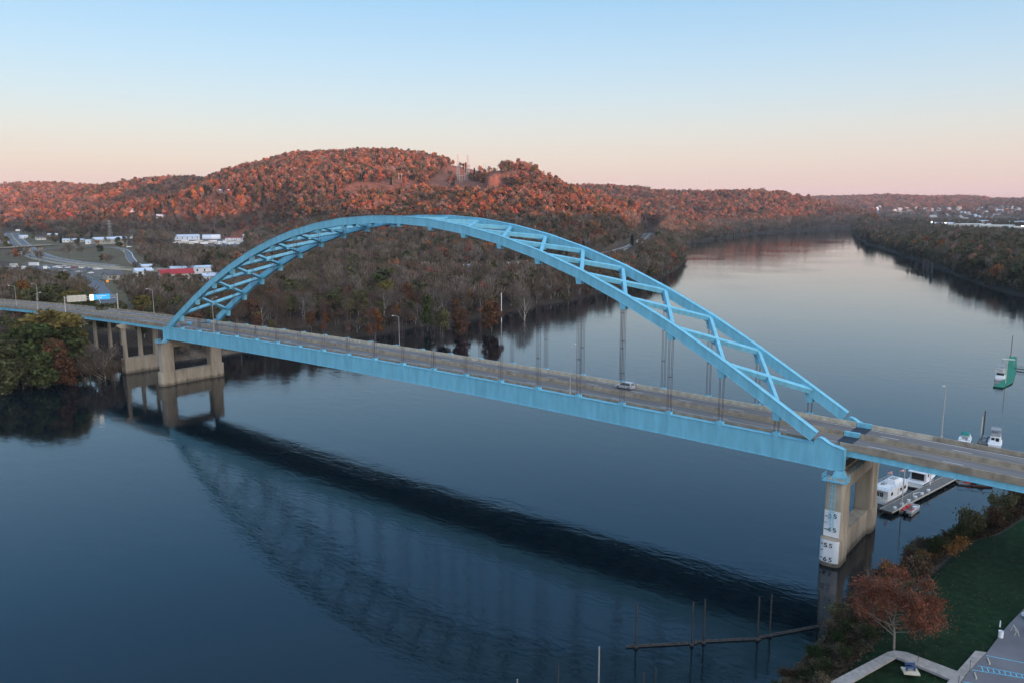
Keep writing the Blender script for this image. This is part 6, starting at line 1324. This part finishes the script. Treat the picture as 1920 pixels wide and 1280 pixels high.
for px, py, h, lb in ((1721, 1240, 1.3, 'thin dark post beside the footpath above the slab'), (1818, 1258, 1.5, 'thin dark sign post on the pavement corner'), (1842, 1222, 1.0, 'thin grey post at the far corner of the pavement'), (1797, 1285, 1.3, 'thin dark post at the bottom edge beside the pavement')):
    P = at(px, py, ZL); o = MB().tube((0, 0, 0), (0, 0, h), 0.03, n=6).tube((0, 0, h), (0, 0, h+0.05), 0.045, n=6).build('sign_post', M['darksteel']); o.location = (P[0], P[1], ZL); tag(o, lb, 'post')
# cars and picnic frame at the right edge
car_a = car_proto('suv', M['wpaint'], 'white car nose cut by the right edge of the photo', name='car'); P = at(1932, 1165, ZL); put(car_a, P[0]+1.2, P[1]+0.3, ZL+0.03, 2.6)
car_b = car_proto('sedan', M['carblue'], 'blue car cut by the right edge nearer than the white one', name='car'); P = at(1940, 1190, ZL); put(car_b, P[0]+1.4, P[1], ZL+0.03, 2.6)
P = at(1903, 1187, ZL); o = empty('a_frame_barrier', (P[0], P[1], ZL+0.02), 2.0, 'white a-frame barrier standing in front of the parked cars', 'barrier'); 
for x in (-0.7, 0.7): MB().beam((x, -0.3, 0), (x, 0, 0.9), 0.06, 0.06).beam((x, 0.3, 0), (x, 0, 0.9), 0.06, 0.06).build('leg', M['offwhite'], o)
MB().box(-0.85, 0.85, -0.03, 0.03, 0.62, 0.85).build('rail_board', M['offwhite'], o)

# ---- the red tree and the bank scrub
F_['redleaf'] = foliage('red_autumn_leaves', [(0.21,0.078,0.048),(0.25,0.105,0.055)], 1, 0.5, 0.3)
F_['scrubred'] = foliage('red_brown_scrub', [(0.075,0.050,0.036),(0.095,0.064,0.042)], 1, 1.5)
F_['scrubgreen'] = foliage('green_scrub', [(0.030,0.048,0.018),(0.055,0.060,0.028)], 1, 1.5)
F_['scrubtan'] = foliage('tan_dry_scrub', [(0.13,0.105,0.070),(0.10,0.085,0.055)], 1, 1.5)
P = at(1677, 1208, ZL); H = 10.6; Rr = 5.6
S, tips = limbs(H, Rr*0.90, 41, 24, 8, 0.16, 0.62, 0.16); rt = empty('red_maple_tree', (P[0], P[1], ZL-0.1), 0.9, 'red leaved half bare tree beside the corner of the footpath', 'tree')
obj('trunk', limb_mesh(S, 'trunk_red', mat('maple_bark', (0.24, 0.21, 0.18), 0.95, 0, 0.3, 3), 6), None, rt)
g_ = np.random.default_rng(3); n = 9500; cl_ = tips[g_.choice(len(tips), 130)]; k = g_.integers(0, 130, n); c_ = cl_[k]+g_.normal(size=(n, 3))*np.array([0.60, 0.60, 0.50]); nn = g_.normal(size=(n, 3)); nn /= np.linalg.norm(nn, axis=1)[:, None]; c_[:, 2] = np.clip(c_[:, 2], 1.1, 20)
Vq, Fq_ = quads(c_, nn, np.full(n, 0.085)*g_.uniform(0.6, 1.3, n)); obj('leaves', npmesh('leaves_red', Vq, Fq_, F_['redleaf']), None, rt)
n = 4200; tw, tf = crown_bare(H, Rr, tips, n, 0.016, 8, 16.0, 0.12); obj('twigs', npmesh('twigs_red', tw, tf, F_['grey']), None, rt)
def shrub_proto(fol, seed, n=900, leaf=0.075):
    S, tips = limbs(2.2, 1.3, seed, 7, 4, 0.04, 1.0, 0.1); g = np.random.default_rng(seed); k = g.integers(0, len(tips), n); c = tips[k]+g.normal(size=(n, 3))*np.array([0.34, 0.34, 0.28]); c[:, 2] = np.abs(c[:, 2]); nn = g.normal(size=(n, 3)); nn /= np.linalg.norm(nn, axis=1)[:, None]
    Vq, Fq_ = quads(c, nn, np.full(n, leaf)*g.uniform(0.6, 1.4, n)); return (limb_mesh(S, 'stems', M['bark'], 4), npmesh('leaves_shrub', Vq, Fq_, F_[fol]))
SP = {f: [shrub_proto(f, 50+i*7+j) for j in range(3)] for i, f in enumerate(('scrubred', 'scrubgreen', 'scrubtan', 'orange', 'olive'))}
SN = {'scrubred': 'reddish brown', 'scrubgreen': 'green', 'scrubtan': 'dry tan', 'orange': 'orange', 'olive': 'olive'}
def shrub(x, y, s, fol, label, grp=None, tall=1.0):
    z = float(ground_h(np.array([x]), np.array([y]))[0]); t1, t2 = SP[fol][rng.randrange(3)]; o = empty('shrub', (x, y, z-0.05), rng.uniform(0, 6.28), label, 'shrub', grp); o.scale = (s, s, s*tall); obj('stems', t1, None, o); obj('leaves', t2, None, o); return o
for px, py, s, fol, tall, lb in ((1790, 1012, 1.25, 'scrubgreen', 1.25, 'bushy green shrub tree on the bank at the left of the tallest pair'), (1812, 1002, 1.7, 'olive', 1.5, 'tallest grey green shrub tree on the bank over the water'), (1768, 1022, 1.0, 'scrubgreen', 1.0, 'lower green shrub leaning over the water'), (1852, 985, 1.5, 'scrubred', 1.2, 'dark red shrub right of the tallest bank shrub'), (1885, 965, 1.6, 'olive', 1.3, 'olive shrub where the bank meets the approach girder'), (1912, 945, 1.7, 'scrubred', 1.3, 'dark shrub under the approach girder at the right edge'), (1675, 1080, 1.3, 'orange', 1.2, 'orange shrub behind the red tree'), (1715, 1085, 1.5, 'scrubred', 1.1, 'dark red shrub right of the orange one behind the red tree'), (1790, 1065, 1.3, 'orange', 0.9, 'orange tinged shrub at the lawn edge below the tall shrubs')):
    P = at(px, py, 4.0); shrub(P[0], P[1], s, fol, lb, None, tall)
cnt2 = {}
line = [(128.3, -60), (128.6, -45.3), (129.4, -37.1), (129.8, -28.5), (130.3, -19.7), (131.5, -4.1), (133.2, 8.0), (135.2, 15.6), (138, 21), (140.5, 33), (142.4, 45.7), (145.2, 62.5), (150, 82)]
for i in range(96):
    t_ = (i+rng.random())/96*(len(line)-1); k = int(t_); u_ = t_-k; x = line[k][0]*(1-u_)+line[k+1][0]*u_; y = line[k][1]*(1-u_)+line[k+1][1]*u_; x += rng.uniform(-1.8, 3.8 if y > -33 else 6.5)
    fol = rng.choice(['scrubtan', 'scrubgreen', 'scrubtan', 'scrubgreen', 'scrubred'] if y < -30 else ['scrubred', 'scrubgreen', 'scrubtan', 'olive', 'scrubtan', 'scrubgreen', 'scrubred', 'orange'] if y < 30 else ['olive', 'scrubgreen', 'scrubred'])
    cnt2[fol] = cnt2.get(fol, 0)+1; shrub(x, y, rng.uniform(0.5, 0.9) if y < -30 else rng.uniform(0.65, 1.2), fol, f"{SN[fol]} shrub on the near right bank, {num(cnt2[fol])} of its colour from the bottom edge", 'shrubs along the near right bank')
# rough growth covering the slope: uncountable
n = 30000; g_ = np.random.default_rng(9); t_ = g_.uniform(0, len(line)-1.001, n); k = t_.astype(int); u_ = t_-k; La = np.array(line); x = La[k, 0]*(1-u_)+La[k+1, 0]*u_+g_.uniform(-3.2, 5.2, n)+np.where(La[k, 1] < -30, g_.uniform(0, 2.5, n), 0); y = La[k, 1]*(1-u_)+La[k+1, 1]*u_; z = ground_h(x, y); okk = z > 0.1; x, y, z = x[okk], y[okk], z[okk]; n = len(x)
d_ = np.stack([g_.normal(size=n)*0.4, g_.normal(size=n)*0.4, np.ones(n)], 1); nn = np.cross(d_, g_.normal(size=(n, 3))); nn /= np.linalg.norm(nn, axis=1)[:, None]
Vq, Fq_ = quads(np.stack([x, y, z+g_.uniform(0.0, 0.45, n)], 1), nn, np.full(n, 0.11)*g_.uniform(0.5, 1.5, n), 1.2)
sm = npmesh('bank_undergrowth', Vq, Fq_, F_['scrubtan']); sm.materials.append(F_['scrubgreen']); sm.materials.append(F_['scrubred']); fn = fbm(x, y, 5.0)+g_.normal(size=n)*0.25; mi = np.where(fn > 0.22, 1, np.where(fn < -0.25, 2, 0)); mi = np.where((y > -28) & (mi == 0) & (g_.random(n) < 0.6), 2, mi); sm.polygons.foreach_set('material_index', mi.astype(np.int32)); tag(obj('bank_undergrowth', sm), kind='stuff')
# fallen leaves and tufts on the lawn
n = 9000; x = g_.uniform(133, 156, n); y = g_.uniform(-58, 30, n); z = ground_h(x, y); lx = (dist_poly(x, y, SH_R) > 9); x, y, z = x[lx], y[lx], z[lx]; n = len(x); nn = np.stack([g_.normal(size=n)*0.5, g_.normal(size=n)*0.5, np.ones(n)], 1); nn /= np.linalg.norm(nn, axis=1)[:, None]
F_['grass'] = foliage('lawn_tufts', [(0.012,0.038,0.014),(0.018,0.048,0.016)], 1, 1)
Vq, Fq_ = quads(np.stack([x, y, z+0.03], 1), nn, np.full(n, 0.045)*g_.uniform(0.5, 1.5, n)); sm = npmesh('fallen_leaves', Vq, Fq_, F_['scrubtan']); sm.materials.append(F_['grass']); mi = (g_.random(n) < 0.75).astype(np.int32); sm.polygons.foreach_set('material_index', mi); tag(obj('fallen_leaves', sm), kind='stuff')
HAZE = 4.8e-5
# ------------------------------------------------------------------ haze
hm = bpy.data.materials.new('valley_haze'); hm.use_nodes = True; t = hm.node_tree; t.nodes.clear()
pv = N(t, 'ShaderNodeVolumePrincipled'); pv.inputs['Color'].default_value = (0.80, 0.84, 0.93, 1); pv.inputs['Density'].default_value = HAZE; pv.inputs['Anisotropy'].default_value = 0.0
mo = N(t, 'ShaderNodeOutputMaterial'); LK(t, pv.outputs[0], mo.inputs['Volume'])
hz = MB(); hz.box(-9500, 10500, -9600, 10500, -5.5, 262); h = hz.build('haze', hm); tag(h, kind='stuff')
